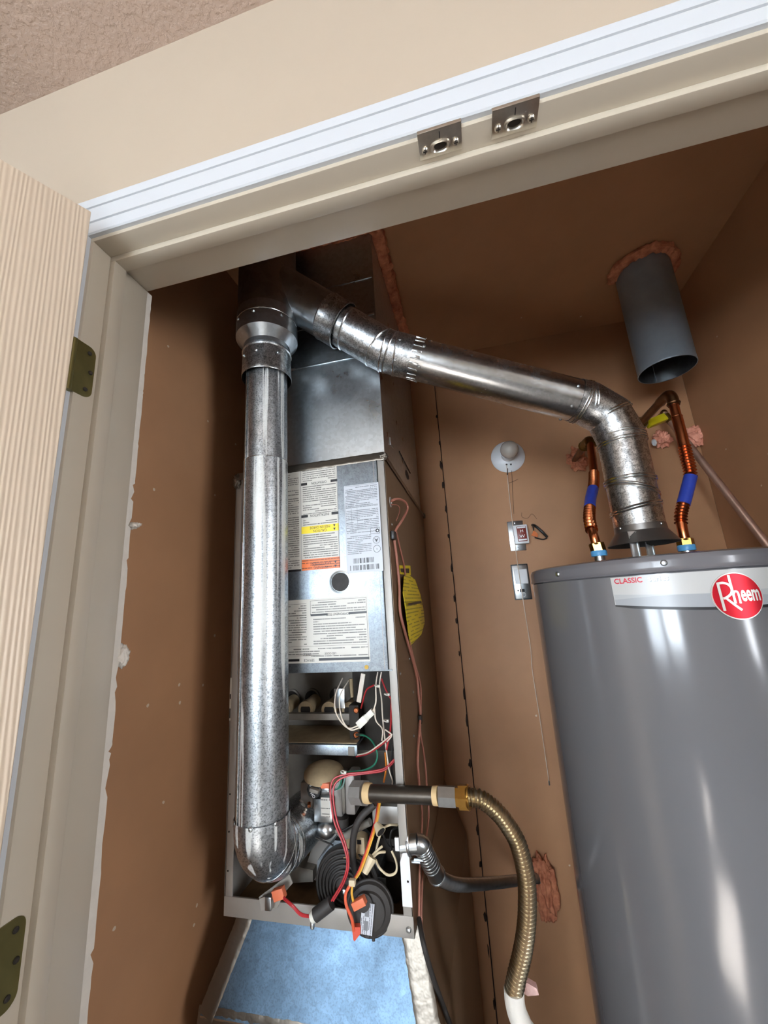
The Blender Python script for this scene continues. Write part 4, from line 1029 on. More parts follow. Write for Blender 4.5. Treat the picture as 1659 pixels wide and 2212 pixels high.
# ------------------------------------------------------------------ unused flue stub hanging from the ceiling
RS = 0.0785; SX, SY = 0.663, 0.860; SDs = math.hypot(SX, SY-CAM.y); zs = zat(1440, 800, SDs)
st = thing('flue_stub', 'open-ended grey flue stub hanging from the closet ceiling', 'vent pipe', (SX, SY, zs))
G().lathe([(RS-0.0015, zs), (RS+0.0006, zs), (RS+0.0010, zs+0.004), (RS, zs+0.006), (RS, CEIL-0.001)], (SX, SY, 0), (0, 0, 1), 56, True, False).out('outer_wall', M_STUB, st)
G().lathe([(RS-0.002, zs+0.0005), (RS-0.004, zs+0.05), (RS-0.004, CEIL-0.003)], (SX, SY, 0), (0, 0, 1), 56, True, False).out('inner_wall', M_WYE, st)
G().box(SX-0.001, SX+0.001, SY+RS-0.006, SY+RS-0.003, zs+0.001, CEIL-0.004).out('inner_seam', M_STUB, st)
foam_rope('foam_ring', [(SX+(RS+0.010)*math.cos(a), SY+(RS+0.010)*math.sin(a), CEIL-0.012-0.020*max(0, math.sin(a+0.9))) for a in [math.radians(x) for x in range(-200, 100, 25)]], 0.016, M_FOAM,
          'orange foam ring around the open flue stub at the ceiling', seed=7)

# ------------------------------------------------------------------ water heater
ZL0, ZL1 = 1.4035, 1.434
wh = thing('water_heater', 'tall grey enamel gas water heater with red round badge', 'water heater', (HX, HY, 0.0))
G().lathe([(HR-0.004, 0.02), (HR, 0.03), (HR, 0.05), (HR, 0.7), (HR, ZL0-0.008), (HR, ZL0-0.002), (HR-0.003, ZL0+0.001)], (HX, HY, 0), (0, 0, 1), 128).out('tank_jacket', M_HEATER, wh)
lid = G().lathe([(HR-0.004, ZL0+0.0005), (HR+0.0025, ZL0+0.0005), (HR+0.0038, ZL0+0.003), (HR+0.0028, ZL0+0.006), (HR+0.0025, ZL0+0.009), (HR+0.0025, ZL1-0.012), (HR+0.0022, ZL1-0.009), (HR-0.0005, ZL1-0.003), (HR-0.008, ZL1), (0.18, ZL1+0.004), (0.05, ZL1+0.007), (0.001, ZL1+0.007)], (HX, HY, 0), (0, 0, 1), 128).out('top_lid', M_HLID, wh)
def cyl(x, y, R=HR):
    d = ray(x, y); ox, oy = CAM.x-HX, CAM.y-HY
    a = d.x**2+d.y**2; b = 2*(ox*d.x+oy*d.y); c = ox*ox+oy*oy-R*R
    t = (-b-math.sqrt(b*b-4*a*c))/(2*a); p = CAM+d*t
    return math.atan2(p.y-HY, p.x-HX), p.z
def cpt(th, z, off=0.0): return Vector((HX+(HR+off)*math.cos(th), HY+(HR+off)*math.sin(th), z))
for x, y in ((1205, 1240), (1434, 1216)):
    th, z = cyl(x, y, HR+0.003); n = Vector((math.cos(th), math.sin(th), 0)); s = screw(cpt(th, z, 0.0025), n, 0.0052, M_STEEL, lid)
# wrap-around label
thA, zA = cyl(1319, 1252); _, zB = cyl(1331, 1312); thC = math.radians(-40)
zTop = ZL0-0.003
def band(name, f0, f1, ta, tb, off, m, parent, n=48):
    vs = []
    for i in range(n+1):
        t = ta+(tb-ta)*i/n; u = i/n; vs += [cpt(t, f0(u), off), cpt(t, f1(u), off)]
    return mk(name, vs, [(2*i, 2*i+2, 2*i+3, 2*i+1) for i in range(n)], m, parent, True)
bz = lambda u: zB+0.004-0.010*math.sin(math.pi*u)
hl = band('name_label', bz, lambda u: zTop, thA, thC, 0.0006, M_LBLW, wh)
band('label_stripe', lambda u: bz(u)-0.0045*min(1, u*6+0.55), bz, thA, thC, 0.0008, M_INK, hl)
band('label_wave', bz, lambda u: bz(u)+0.009+0.012*math.sin(math.pi*min(1, u*1.4)), thA+0.005, thC, 0.0009, M_LBLG, hl)
band('label_wave', lambda u: bz(u)+0.009+0.012*math.sin(math.pi*min(1, u*1.4)), lambda u: bz(u)+0.018+0.010*u, thA+0.005, thC, 0.0008, M_LBLG2, hl)
def cyl_text(s, size, th0, z0, m, parent, fx=1.0, off=0.0012, align='LEFT', bold=0.0):
    me = textmesh(s, size, align, fx, 0.0, bold)
    for v in me.vertices: v.co = cpt(th0+v.co.x/HR, z0+v.co.y, off)
    return link('lettering', me, m, parent)
ta, zz = cyl(1327, 1257); cyl_text('CLASSIC', 0.0125, ta, zz, M_REDINK, hl, 0.92, bold=0.0003)
ta, zz = cyl(1399, 1252); cyl_text('series', 0.0130, ta+0.0035, zz+0.0002, plain('pale_grey_ink', '8c959c', 0.4), hl, 0.95, off=0.0011, bold=0.0003); cyl_text('series', 0.0130, ta, zz+0.001, M_WHITEINK, hl, 0.95, off=0.0014, bold=0.0004)
# round badge
tb, zb_ = cyl(1592, 1287); t0, _ = cyl(1538, 1291); t1, _ = cyl(1646, 1284); br = abs(t1-t0)*HR/2; _, za = cyl(1585, 1236); _, zc = cyl(1599, 1338); brz = (za-zc)/2
brm = (br+brz)/2
def disc(name, R, off, m, parent, rings=8, n=56):
    vs = [cpt(tb, zb_, off)]; fs = []
    for i in range(1, rings+1):
        for k in range(n):
            a = 2*math.pi*k/n; vs.append(cpt(tb+R*i/rings*math.cos(a)/HR, zb_+R*i/rings*math.sin(a), off))
    fs += [(0, 1+k, 1+(k+1) % n) for k in range(n)]
    for i in range(rings-1):
        for k in range(n): fs.append((1+i*n+k, 1+(i+1)*n+k, 1+(i+1)*n+(k+1) % n, 1+i*n+(k+1) % n))
    k0 = len(vs)
    for k in range(n):
        a = 2*math.pi*k/n; vs.append(cpt(tb+R*math.cos(a)/HR, zb_+R*math.sin(a), 0.0004))
    for k in range(n): fs.append((1+(rings-1)*n+k, 1+(rings-1)*n+(k+1) % n, k0+(k+1) % n, k0+k))
    return mk(name, vs, fs, m, parent, False)
bd_ = disc('badge_rim', brm, 0.0022, M_SILVER, wh)
disc('badge_face', brm*0.955, 0.0030, M_REDBADGE, bd_)
def stroke(poly, wd, name='lettering'):
    P = [Vector((x, y)) for x, y in poly]; vs = []
    for i, p in enumerate(P):
        t = (P[min(i+1, len(P)-1)]-P[max(i-1, 0)]).normalized(); n = Vector((-t.y, t.x))
        for q in (p+n*wd/2, p-n*wd/2): vs.append(cpt(tb+q.x*brm/HR, zb_+q.y*brm, 0.0036))
    return mk(name, vs, [(2*i, 2*i+1, 2*i+3, 2*i+2) for i in range(len(P)-1)], M_SILVER, bd_)
def dens(poly, n=8): return [(v.x, v.y) for v in spl([(x, y, 0) for x, y in poly], n)]
stroke(dens([(-0.67, 0.60), (-0.665, 0.2), (-0.66, -0.2), (-0.65, -0.60)]), 0.105)
stroke(dens([(-0.70, 0.56), (-0.46, 0.58), (-0.27, 0.48), (-0.20, 0.30), (-0.27, 0.10), (-0.48, -0.05), (-0.60, -0.08)]), 0.10)
stroke(dens([(-0.50, -0.06), (-0.36, -0.22), (-0.2, -0.40), (0.0, -0.60)]), 0.10)
stroke(dens([(-0.20, 0.90), (-0.195, 0.5), (-0.19, 0.1), (-0.185, -0.32)]), 0.10)
stroke(dens([(-0.18, 0.08), (-0.11, 0.19), (-0.02, 0.17), (0.01, 0.06), (0.01, -0.12), (0.01, -0.32)]), 0.085)
me = textmesh('eem', 0.95, 'LEFT', 0.475, 0.0, 0.025)
for v in me.vertices: v.co = cpt(tb+(v.co.x+0.09)*brm/HR, zb_+(v.co.y+0.065)*brm*0.98, 0.0036)
link('lettering', me, M_SILVER, bd_)
# draft hood
zh0, zh1 = 1.4745, 1.5055
dh = thing('draft_hood', 'flared metal draft hood on legs on top of the water heater', 'draft hood', (HX, HY, ZL1))
G().lathe([(0.0700, zh0), (0.0712, zh0+0.001), (0.052, zh1-0.002), (0.0515, zh1+0.012), (RB-0.002, zh1+0.012), (RB-0.002, zh1), (0.0695, zh0+0.002)], (HX, HY, 0), (0, 0, 1), 56, True, False).out('hood_cone', plain('dull_hood_metal', '7a7672', 0.36, 0.85, var=0.1, vscale=20), dh)
for x in (1370, 1402):
    q = aP(x, 1178, Vector((HX, HY-0.045, 0)) if x == 1370 else Vector((HX, HY+0.06, 0)), Vector((0, 1, 0)))
    G().box(q.x-0.0085, q.x+0.0085, q.y-0.0012, q.y+0.0012, ZL1+0.003, zh1-0.004, 0.0006).box(q.x-0.0085, q.x-0.0060, q.y-0.0035, q.y, ZL1+0.003, zh1-0.006).box(q.x+0.0060, q.x+0.0085, q.y-0.0035, q.y, ZL1+0.003, zh1-0.006).out('hood_leg', M_STEEL, dh)

# ------------------------------------------------------------------ copper water connectors
def connector(name, label, px, Y0, base, segs, up):
    """segs: list of (kind, pixel path)"""
    t = thing(name, label, 'water pipe', aY(base[0], base[1], Y0), 'copper flex connectors on the water heater')
    bx = aY(base[0], base[1], Y0)
    G().tube([(bx.x, bx.y, ZL1+0.002), (bx.x, bx.y, bx.z)], 0.0115, 20).out('steel_nipple', M_STEEL, t)
    return t, bx
def seg3(px): return [aY(x, y, Y) for x, y, Y in px]
t, bx = connector('copper_connector', 'copper flex connector left of the heater stack with small blue sleeve', None, 0.58, (1294, 1196), None, None)
up = Vector((0, 0, 1))
G().lathe([(0.0165, -0.003), (0.0172, 0), (0.0172, 0.008), (0.0160, 0.010)], bx-up*0.003, up, 24).out('plastic_collar', M_CYAN, t)
nb = aY(1289, 1181, 0.58); G().tube([bx+up*0.006, nb+up*0.008], [0.0165, 0.0165], 6, True, False).ring(nb+up*0.006, up, 0.0125, 0.003, 20, 6).out('brass_nut', M_BRASS, t)
L1 = spl(seg3([(1287, 1174, .58), (1283, 1160, .58), (1278, 1145, .59)]), 6); G().tube(L1, 0.0104, 20).out('copper_end', M_COPPER, t)
q, rr = corrugated(spl(seg3([(1278, 1145, .59), (1273, 1120, .62), (1274, 1094, .66)]), 12), 0.0116, 0.0026, 0.0118); G().tube(q, rr, 20).out('flexible_coil', M_COPPER, t)
G().tube(spl(seg3([(1274, 1095, .66), (1276, 1077, .69), (1281, 1056, .72)]), 6), 0.0142, 20).out('blue_sleeve', M_BLUE, t)
q, rr = corrugated(spl(seg3([(1281, 1057, .72), (1283, 1040, .75), (1283, 1020, .78)]), 12), 0.0122, 0.0021, 0.0088); G().tube(q, rr, 20).out('flexible_coil', M_COPPER, t)
L1 = spl(seg3([(1283, 1021, .78), (1280, 995, .83), (1277, 972, .88), (1276, 958, .91)]), 6); G().tube(L1, 0.0120, 20).out('copper_end', M_COPPER, t)
top = L1[-1]
G().tube(spl([top-up*0.012, top, top+Vector((0, 0.012, 0.014)), top+Vector((0, 0.040, 0.018)), top+Vector((0, 0.075, 0.018))], 6), 0.0160, 20).ring(top-up*0.008, up, 0.0165, 0.003, 20, 6).ring(top+Vector((0, 0.068, 0.018)), (0, 1, 0), 0.0165, 0.003, 20, 6).out('brass_elbow', M_BRASSD, t)
G().tube([top+Vector((0, 0.06, 0.018)), Vector((top.x, CYB-0.001, top.z+0.018))], 0.0102, 18).out('wall_pipe', M_COPPERD, t)
foamL = Vector((top.x, CYB, top.z+0.018))

t, bx = connector('copper_connector', 'copper flex connector right of the heater stack with large blue sleeve', None, 0.58, (1483, 1184), None, None)
G().lathe([(0.0165, -0.003), (0.0172, 0), (0.0172, 0.008), (0.0160, 0.010)], bx-up*0.003, up, 24).out('plastic_collar', M_CYAN, t)
nb = aY(1480, 1170, 0.58); G().tube([bx+up*0.006, nb+up*0.006], [0.0168, 0.0168], 6, True, False).ring(nb+up*0.004, up, 0.0130, 0.003, 20, 6).out('brass_nut', M_BRASS, t)
G().tube(spl(seg3([(1479, 1165, .58), (1475, 1148, .58), (1471, 1128, .582)]), 6), 0.0104, 20).out('copper_end', M_COPPER, t)
q, rr = corrugated(spl(seg3([(1471, 1130, .582), (1471, 1110, .585), (1476, 1088, .59)]), 12), 0.0112, 0.0022, 0.0080); G().tube(q, rr, 20).out('flexible_coil', M_COPPER, t)
pth = spl(seg3([(1476, 1090, .59), (1484, 1060, .594), (1492, 1029, .598)]), 6)
sl_ = G().tube(pth, 0.0136, 24).out('blue_sleeve', M_BLUE, t)
q, rr = corrugated(spl(seg3([(1492, 1030, .598), (1489, 1010, .60), (1484, 990, .604), (1478, 963, .608)]), 12), 0.0118, 0.0022, 0.0080); G().tube(q, rr, 20).out('flexible_coil', M_COPPER, t)
G().tube(spl(seg3([(1478, 965, .608), (1471, 935, .612), (1462, 900, .618)]), 6), 0.0118, 22).out('copper_end', M_COPPER, t)
c1 = aY(1462, 901, .618); c2 = aY(1455, 872, .622); G().tube([c1, c2], 0.0106, 22).ring(c1, c2-c1, 0.0112, 0.0016, 22, 6).out('copper_riser', M_COPPER, t)
ct = aY(1451, 858, .625)
back = Vector((0, 1, 0))
G().tube(spl([c2-(ct-c2)*0.3, c2, ct, ct+Vector((-0.001, 0.012, 0.012)), ct+Vector((-0.002, 0.035, 0.014)), ct+Vector((-0.002, 0.052, 0.014))], 7), 0.0128, 22).ring(c2, ct-c2, 0.0130, 0.0022, 22, 6).out('copper_elbow', M_COPPERD, t)
vb = ct+Vector((-0.002, 0.05, 0.014)); ve = Vector((vb.x, 0.80, vb.z))
G().tube([vb, ve], 0.0108, 20).out('copper_branch', M_COPPERD, t)

# ball valve on the branch with a yellow handle, pipe on into the wall
bv = thing('ball_valve', 'water shut-off valve with yellow handle behind the heater stack', 'valve', ve)
G().lathe([(0.0165, 0), (0.0165, 0.012), (0.0135, 0.013), (0.020, 0.022), (0.020, 0.050), (0.0135, 0.058), (0.0165, 0.060), (0.0165, 0.072)], ve, back, 20).out('valve_body', M_BRASSD, bv)
G().ring(ve+back*0.004, back, 0.0165, 0.002, 22, 6).out('solder_ring', M_STEEL, bv)
G().tube([ve+back*0.036, ve+Vector((0.004, 0.036, -0.038))], 0.006, 12).out('valve_stem', M_BRASSD, bv)
hs = ve+Vector((0.004, 0.036, -0.036))
ha, hb = aY(1398, 917, hs.y-0.01), aY(1436, 902, hs.y+0.03)
dd = (hb-ha).normalized(); G().obox((ha+hb)/2, dd, back, dd.cross(back), (hb-ha).length/2, 0.014, 0.012, 0.004).out('valve_handle', M_YHANDLE, bv)
G().tube([ve+back*0.07, Vector((ve.x, CYB-0.001, ve.z))], 0.0108, 18).out('wall_pipe', M_COPPERD, bv)
# relief pipe crossing to the lower right
ra_ = aY(1434, 892, 1.06); rb_ = aX(1690, 1219, 0.838)
rp_ = thing('relief_pipe', 'thin copper pipe running down to the right behind the connectors', 'water pipe', rb_)
G().tube([ra_, rb_]+[rb_+(rb_-ra_).normalized()*0.02+Vector((0, 0, -0.012)), Vector((rb_.x, rb_.y-0.03, rb_.z-0.08)), Vector((rb_.x, rb_.y-0.03, 0.12))], 0.0108, 18).out('pipe', plain('dull_copper', 'b08e7c', 0.40, 0.7, var=0.15, vscale=20), rp_)
G().ball(ra_, 0.012).tube([ra_, Vector((ra_.x-0.01, CYB-0.001, ra_.z))], 0.0085, 16).out('pipe_elbow', M_COPPERD, rp_)
G().tube([ra_+(rb_-ra_)*0.02, ra_+(rb_-ra_)*0.075], 0.0125, 10).out('union_nut', M_BRASSD, rp_)

# foam plugs on the back wall
def foam_plug(px, py, size, label, m, seed, amp=0.55, Y=CYB):
    p = aY(px, py, Y); o = blob('foam_plug', (p.x, Y-size[1]*0.5, p.z), size, m, None, seed, amp, 2.2, 5); return tag(o, label, 'foam', 'foam plugs on the closet back wall')
foam_plug(1246, 994, (0.034, 0.022, 0.040), 'dark orange foam plug left of the heater stack', M_FOAM, 2)
foam_plug(1427, 951, (0.027, 0.022, 0.030), 'small orange foam lump between stack and right connector', M_FOAMP, 5)
o = foam_plug(1506, 942, (0.036, 0.012, 0.034), 'pale orange foam flap right of the right connector', M_FOAMP, 9, 0.6, CYB-0.01)
foam_plug(1176, 1912, (0.036, 0.026, 0.088), 'tall orange foam plug where the flexible conduit enters the wall', M_FOAM, 13, 0.38)
p = aY(1148, 2138, CYB-0.3)
c = aY(1413, 956, CYB-0.03); tag(blob('plaster_bit', c, (0.008, 0.006, 0.013), M_WHITEP, None, 1, 0.2), 'small white plaster bit beside the small orange foam lump', 'plaster')
# ------------------------------------------------------------------ lamp holder, boxes and pull cord on the back wall
def on_back(x, y, off=0.0): return aY(x, y, CYB-off)
lc = on_back(1097, 986, 0.008)
lh = thing('lamp_holder', 'round white porcelain lamp holder on the brown back wall', 'lamp holder', (lc.x, CYB, lc.z))
ll = Vector((lc.x, CYB-0.0005, lc.z))
G().lathe([(0.0655, 0), (0.0660, 0.004), (0.060, 0.010), (0.040, 0.017), (0.027, 0.021), (0.024, 0.036), (0.021, 0.037)], ll, (0, -1, 0), 48).out('porcelain_base', M_WHITEP, lh)
for dx, dz in ((-0.010, -0.036), (0.006, -0.038)):
    lat([(0.0038, 0), (0.0038, 0.004), (0.0018, 0.005)], ll+Vector((dx, -0.014, dz)), (0, -1, 0), M_BLACK, 'cord_eyelet', lh, 14)
bu = G().lathe([(0.0125, 0.030), (0.0125, 0.044), (0.015, 0.050), (0.026, 0.062), (0.0335, 0.078), (0.0335, 0.090), (0.028, 0.105), (0.017, 0.115), (0.002, 0.119)], ll, (0, -1, 0), 32).out('light_bulb', M_BULB)
tag(bu, 'unlit frosted light bulb in the white lamp holder', 'light bulb')
e0 = ll+Vector((-0.010, -0.018, -0.038))
s1 = on_back(1097, 1022, 0.02)
e1_ = aY(1186, 1690, CYB-0.012)
sw_c = on_back(1115, 1157, 0.0); ou_c = on_back(1128, 1257, 0.0)
pc_ = thing('pull_cord', 'thin pale pull cord hanging from the lamp holder past both boxes', 'cord', e1_)
pts = [e0, aY(1096, 1028, CYB-0.016), aY(1101, 1080, CYB-0.016), aY(1107, 1130, CYB-0.020), aY(1115, 1195, CYB-0.022), aY(1122, 1245, CYB-0.022), aY(1132, 1310, CYB-0.018), aY(1146, 1400, CYB-0.015), aY(1150, 1450, CYB-0.015), aY(1168, 1565, CYB-0.014), e1_]
G().tube(spl(pts, 8), 0.00125, 8).out('cord', M_STRING, pc_)
G().tube([e1_+up*0.004, e1_-up*0.008], 0.0024, 10).out('cord_tip', M_STEEL, pc_)
G().tube([aY(1096, 1012, CYB-0.016), aY(1096, 1026, CYB-0.016)], 0.0022, 8).out('cord_knot', M_BLACKR, pc_)
wire([(1104, 998, CYB-0.012), (1106, 1030, CYB-0.006), (1107, 1060, CYB-0.004), (1110, 1110, CYB-0.004)], 0.0008, M_DSTRING, pc_, 'thread')
wire([(1098, 1044, CYB-0.006), (1108, 1040, CYB-0.006), (1119, 1035, CYB-0.008)], 0.0007, M_DSTRING, pc_, 'thread')
wire([(1127, 1107, CYB-0.004), (1128, 1117, CYB-0.006), (1140, 1119, CYB-0.006), (1149, 1110, CYB-0.006), (1160, 1121, CYB-0.004)], 0.0006, M_DSTRING, pc_, 'thread')
def boxplate(name, label, x0, x1, y0, y1, cat):
    a, b = on_back(x0, y0), on_back(x1, y1)
    t = thing(name, label, cat, ((a.x+b.x)/2, CYB, b.z)); return t, a.x, b.x, b.z, a.z
t, xa, xb, za, zb2 = boxplate('switch_box', 'upper pale metal wall box with red-brown device', 1096, 1136, 1128, 1188, 'electrical box')
xm = (xa+xb)/2; zm = (za+zb2)/2; w2 = 0.029; h2_ = 0.058
G().box(xm-w2, xm+w2, CYB-0.005, CYB, zm-h2_, zm+h2_, 0.002).out('cover_plate', M_STEEL, t)
x1_ = xm+0.012
G().box(x1_-0.024, x1_+0.028, CYB-0.030, CYB-0.005, zm-0.035, zm+0.037, 0.003).out('raised_housing', M_WHITEP, t)
dv = G().box(x1_-0.012, x1_+0.022, CYB-0.033, CYB-0.028, zm-0.027, zm+0.031, 0.002).out('device_face', M_REDDEV, t)
for dz in (-0.010, 0.010):
    lettering('W' if dz < 0 else 'H', 0.016, (x1_+0.005, CYB-0.0335, zm+dz+0.002), (1, 0, 0), (0, 0, 1), M_WHITEINK, dv, 1.2)
for dz in (-0.021, 0.026): G().box(x1_-0.010, x1_+0.020, CYB-0.0338, CYB-0.032, zm+dz-0.003, zm+dz+0.003, 0.0008).out('white_tooth', M_WHITEINK, dv)
for dz in (-0.05, 0.05): screw((xm, CYB-0.005, zm+dz), (0, -1, 0), 0.004, M_STEEL, t)
t, xa, xb, za, zb2 = boxplate('outlet_box', 'lower pale metal outlet box beside the water heater', 1107, 1150, 1222, 1292, 'electrical box')
xm = (xa+xb)/2-0.004; zm = (za+zb2)/2
G().box(xm-0.031, xm+0.031, CYB-0.004, CYB, zm-0.066, zm+0.066, 0.002).out('back_plate', plain('dark_zinc', '4e565a', 0.4, 0.8), t)
G().box(xm-0.028, xm+0.027, CYB-0.009, CYB-0.003, zm-0.062, zm+0.062, 0.002).out('cover_plate', M_STEEL, t)
G().box(xm-0.022, xm+0.024, CYB-0.016, CYB-0.008, zm-0.008, zm+0.046, 0.002).out('hinged_cover', M_WHITEP, t)
G().box(xm-0.010, xm+0.007, CYB-0.0105, CYB-0.0088, zm-0.038, zm-0.027, 0.0005).out('outlet_slot', M_BLACK, t)
G().ring((xm+0.002, CYB-0.0095, zm-0.048), (0, 1, 0), 0.007, 0.0018, 24, 6).out('outlet_ring', M_WHITEP, t)
screw((xm-0.016, CYB-0.009, zm-0.032), (0, -1, 0), 0.003, M_BLACK, t)
# black cable stub with a copper end poking from the wall
cs = thing('cable_stub', 'bent black cable stub with bared copper end beside the upper box', 'cable', on_back(1165, 1150))
G().tube(spl(seg3([(1150, 1134, CYB-0.004), (1156, 1136, CYB-0.022), (1170, 1148, CYB-0.030), (1182, 1160, CYB-0.024)]), 8), 0.0050, 10).out('black_cable', M_BLACK, cs)
G().tube(spl(seg3([(1182, 1162, CYB-0.024), (1172, 1165, CYB-0.018), (1155, 1161, CYB-0.010)]), 8), 0.0024, 8).tube(spl(seg3([(1151, 1137, CYB-0.006), (1153, 1146, CYB-0.008), (1158, 1156, CYB-0.008)]), 6), 0.0022, 8).out('cable_strand', M_BLACK, cs)
G().prism([aY(1147, 1157, CYB-0.006), aY(1153, 1146, CYB-0.006), aY(1162, 1154, CYB-0.006), aY(1161, 1161, CYB-0.006)], (0, -0.006, 0)).out('bared_copper', M_COPPER, cs)

# ------------------------------------------------------------------ gas line
gl = thing('gas_line', 'corrugated steel gas connector curving down from the black iron nipple', 'gas pipe', aY(1118, 2140, 0.42))
YG = 0.405
n0, n1 = aY(790, 1713, YG+0.018), aY(945, 1719, YG); nd = (n1-n0).normalized()
G().tube([n0, n1], 0.0152, 28).out('black_nipple', M_BLACKIRON, gl)
G().lathe([(0.0175, 0), (0.0182, 0.006), (0.0172, 0.014)], n0-nd*0.002, nd, 24).out('thread_tape', M_TAPE, gl)
G().lathe([(0.0158, 0), (0.0162, 0.010)], n1-nd*0.008, nd, 24).out('thread_tape', M_TAPE, gl)
c0 = n1+nd*0.002; c1 = aY(984, 1721, YG)
G().tube([c0, c1], [0.0182, 0.0182], 6, True, False).out('zinc_adapter', M_STEEL, gl)
b0 = c1; b1_ = aY(1012, 1722, YG); G().tube([b0, b0+(b1_-b0)*0.25, b0+(b1_-b0)*0.26, b1_], [0.0165, 0.0165, 0.0215, 0.0215], 6, True, False).ring(b1_, nd, 0.018, 0.003, 24, 6).out('brass_nut', M_BRASS, gl)
hp = spl([b1_, aY(1040, 1727, YG), aY(1078, 1758, YG+.005), aY(1108, 1800, YG+.01), aY(1124, 1838, YG+.012), aY(1137, 1900, YG+.015), aY(1139, 1960, YG+.017), aY(1136, 2010, YG+.018), aY(1128, 2060, YG+.02), aY(1116, 2110, YG+.02), aY(1109, 2145, YG+.02)], 14)
q, rr = corrugated(hp, 0.0142, 0.0016, 0.0062)
G().tube(q, rr, 24).out('flexible_hose', M_FLEX, gl)
G().tube(spl([aY(1110, 2138, YG+.02), aY(1112, 2165, YG+.02), aY(1118, 2190, YG+.02), aY(1132, 2225, YG+.02), aY(1145, 2270, YG+.02), Vector((aY(1145, 2270, YG+.02).x, YG+.02, 0.40)), Vector((aY(1145, 2270, YG+.02).x, YG+.02, 0.01))], 6), [0.0165]*37, 24).out('white_sleeve', M_WHITECLOTH, gl)
tag(G().prism([aY(1131, 2122, .47), aY(1140, 2124, .47), aY(1160, 2136, .47), aY(1164, 2150, .47), aY(1140, 2152, .47), aY(1131, 2146, .47)], (0, 0.012, 0)).out('foam_scrap', foam_mat('pale_pink_foam', 'e2bdb4', 'c99a90')), 'pale pink foam scrap behind the lower end of the gas hose', 'foam')

# ------------------------------------------------------------------ flexible electrical conduit
co = thing('flexible_conduit', 'grey flexible conduit from furnace side elbow into the wall foam', 'conduit', aY(905, 1830, 0.45))
k0, k1 = aY(866, 1826, .44), aY(903, 1822, .44)
G().tube([k0, k1], 0.0165, 20).ring(aY(884, 1824, .44), k1-k0, 0.018, 0.0028, 22, 6).out('connector_body', M_STEEL, co)
kb_ = spl([aY(896, 1822, .44), aY(910, 1826, .445), aY(918, 1842, .455), aY(930, 1866, .475), aY(943, 1890, .50)], 8)
G().tube(kb_, [0.0172]*len(kb_), 22).ring(kb_[-1], kb_[-1]-kb_[-2], 0.0168, 0.0022, 22, 6).out('connector_elbow', M_STEEL, co)
for k in range(9, 26, 2): G().ring(kb_[k], kb_[k+1]-kb_[k], 0.0168, 0.0013, 22, 6).out('elbow_thread', M_STEEL, co)
a = aY(858, 1822, .424); G().box(a.x-0.004, a.x+0.004, 0.420, 0.4245, a.z-0.011, a.z+0.011, 0.001).out('mounting_tab', M_WHITEP, co)
for x, y in ((901, 1862), (908, 1858)):
    q = aY(x, y, .44); G().tube([q-Vector((0.012, 0, 0)), q+Vector((0.006, 0, 0))], 0.0032, 10).out('clamp_screw', M_STEEL, co)
q, rr = corrugated(spl([aY(940, 1886, .50), aY(960, 1902, .56), aY(990, 1911, .66), aY(1030, 1910, .78), aY(1080, 1906, .92), aY(1130, 1900, 1.05), aY(1168, 1897, 1.135)], 14), 0.0125, 0.0013, 0.0078)
G().tube(q, rr, 22).out('conduit', M_CONDUIT, co)

# ------------------------------------------------------------------ low-voltage wires and yellow tag on the furnace side
tw = thing('thermostat_wire', 'pair of dusty pink low-voltage wires running down the furnace side', 'wire', aX(912, 2000, FX1+0.004))
def side(pts, r, m, name='wire'): return G().tube(spl([aX(x, y, FX1+o) for x, y, o in pts], 8), r, 10).out(name, m, tw)
side([(843, 1083, -.001), (858, 1078, .012), (875, 1084, .020), (880, 1100, .022), (868, 1125, .016), (855, 1145, .006), (852, 1165, .005), (856, 1200, .005), (862, 1260, .005), (864, 1320, .005), (876, 1370, .006), (890, 1420, .006), (900, 1460, .006), (904, 1500, .006), (908, 1540, .006), (906, 1580, .006), (902, 1640, .006), (906, 1700, .006)], 0.0032, M_PINKWIRE)
side([(856, 1150, .004), (864, 1185, .005), (874, 1230, .005), (880, 1290, .006), (880, 1330, .006), (884, 1380, .006), (895, 1430, .006), (908, 1480, .006), (909, 1530, .006), (908, 1580, .006), (917, 1640, .006), (922, 1700, .006), (926, 1760, .006), (918, 1830, .006), (912, 1900, .006), (910, 1980, .006), (912, 2015, .006)], 0.0024, M_PINKWIRE)
side([(906, 1700, .006), (912, 1760, .006), (908, 1840, .006), (906, 1900, .006), (905, 1985, .006)], 0.0022, M_PINKWIRE)
side([(842, 1090, 0), (860, 1092, .006), (863, 1105, .008), (856, 1125, .008)], 0.0012, M_PINKWIRE)
for x, y in ((851, 1157), (909, 1552)):
    c = aX(x, y, FX1+0.006); G().box(c.x-0.005, c.x+0.004, c.y-0.014, c.y+0.014, c.z-0.010, c.z+0.010, 0.002).out('black_tape', M_BLACK, tw)
a, b = aX(842, 1070, FX1), aX(843, 1098, FX1); G().ring((FX1+0.0005, a.y, (a.z+b.z)/2), (1, 0, 0), 0.011, 0.0018, 24, 6).out('wire_grommet', M_CABGREY, tw)
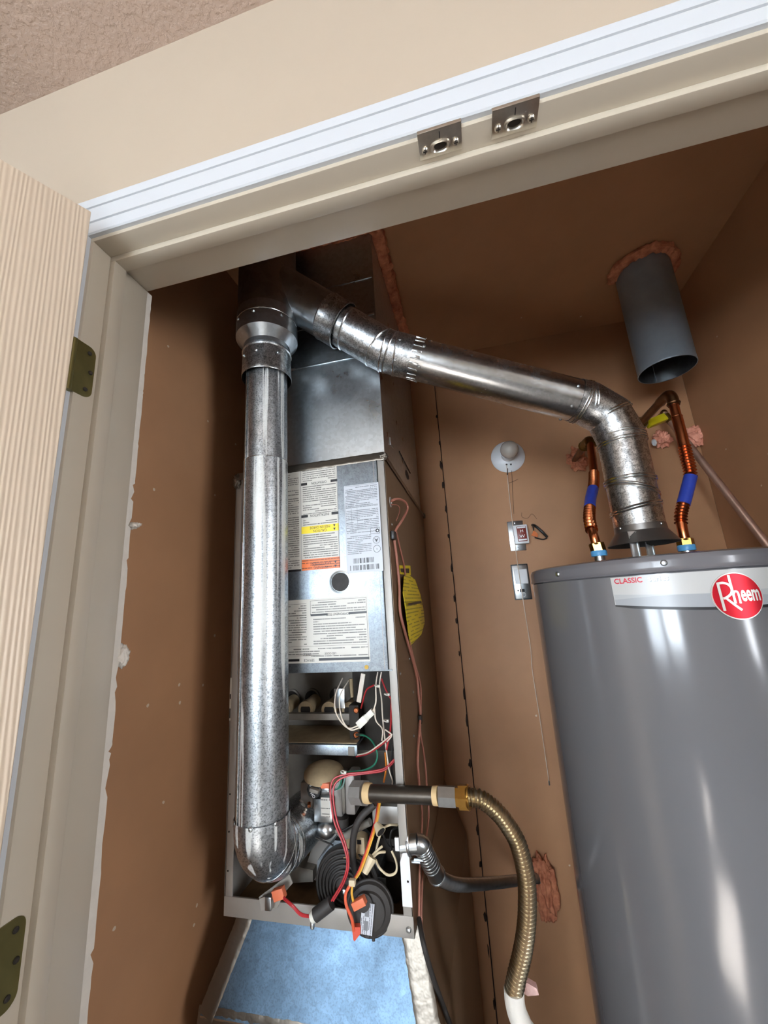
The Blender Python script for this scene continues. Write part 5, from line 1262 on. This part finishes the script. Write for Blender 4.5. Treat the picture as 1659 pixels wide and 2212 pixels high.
# cable dropping behind to the floor beside the transition
side([(905, 1985, .006), (915, 2040, .02), (935, 2110, .03), (960, 2180, .04), (985, 2250, .06), (1010, 2330, .075), (1090, 2700, .09)], 0.0045, M_BLACKR, 'grey_cable')
def sheet_tag():
    pts = [(872, 1245), (880, 1240), (896, 1252), (908, 1285), (915, 1320), (917, 1345), (910, 1370), (896, 1385), (886, 1394), (882, 1370), (877, 1320), (870, 1280)]
    vs = []; n = len(pts)
    for x, y in pts: vs.append(aX(x, y, FX1+0.006+0.010*math.sin((y-1240)/155*math.pi)))
    me = bpy.data.meshes.new('yellow_tag'); me.from_pydata([tuple(v) for v in vs]+[tuple(v+Vector((0.0008, 0, 0))) for v in vs], [], [tuple(range(n)), tuple(reversed(range(n, 2*n)))]+[(i, (i+1) % n, n+(i+1) % n, n+i) for i in range(n)])
    ul = me.uv_layers.new(name='UVMap')
    for L in me.loops: co_ = me.vertices[L.vertex_index].co; ul.data[L.index].uv = (co_.y, co_.z)
    return me
yt = thing('energy_tag', 'yellow paper tag hanging on the brown furnace side', 'tag', aX(890, 1320, FX1+0.002))
link('tag_sheet', sheet_tag(), M_YELLOWPRINT, yt)
a = [aX(x, y, FX1+0.0012) for x, y in ((862, 1221), (886, 1222), (887, 1243), (864, 1240))]
G().prism(a, (0.0006, 0, 0)).out('tag_header', M_YELLOW, yt)
a = [aX(x, y, FX1+0.0022) for x, y in ((865, 1228), (884, 1228), (884, 1238), (866, 1236))]
lb_ = G().prism(a, (0.0002, 0, 0)).out('tag_print', M_INK, yt)
a = [aX(x, y, FX1+0.0182) for x, y in ((882, 1303), (910, 1298), (911, 1303), (882, 1308))]
G().prism(a, (0.0002, 0, 0)).out('tag_print', M_INK, yt)

# ------------------------------------------------------------------ warm ceiling lamp of the room
cl = thing('ceiling_lamp', 'warm flush ceiling lamp in the room outside the closet', 'lamp', (-0.72, -1.55, CEIL))
G().lathe([(0.15, 0), (0.155, 0.012), (0.15, 0.02)], (-0.72, -1.55, CEIL), (0, 0, -1), 48).out('lamp_base', M_NICKEL, cl)
s = NT('warm_lamp_glass'); s.set(Base_Color=(1, 0.9, 0.75), Roughness=0.4); s.b.inputs['Emission Color'].default_value = (1.0, 0.70, 0.34, 1); s.b.inputs['Emission Strength'].default_value = 5.0
G().lathe([(0.14, 0.018), (0.13, 0.045), (0.09, 0.07), (0.04, 0.082), (0.001, 0.085)], (-0.72, -1.55, CEIL), (0, 0, -1), 48).out('lamp_glass', s.m, cl)
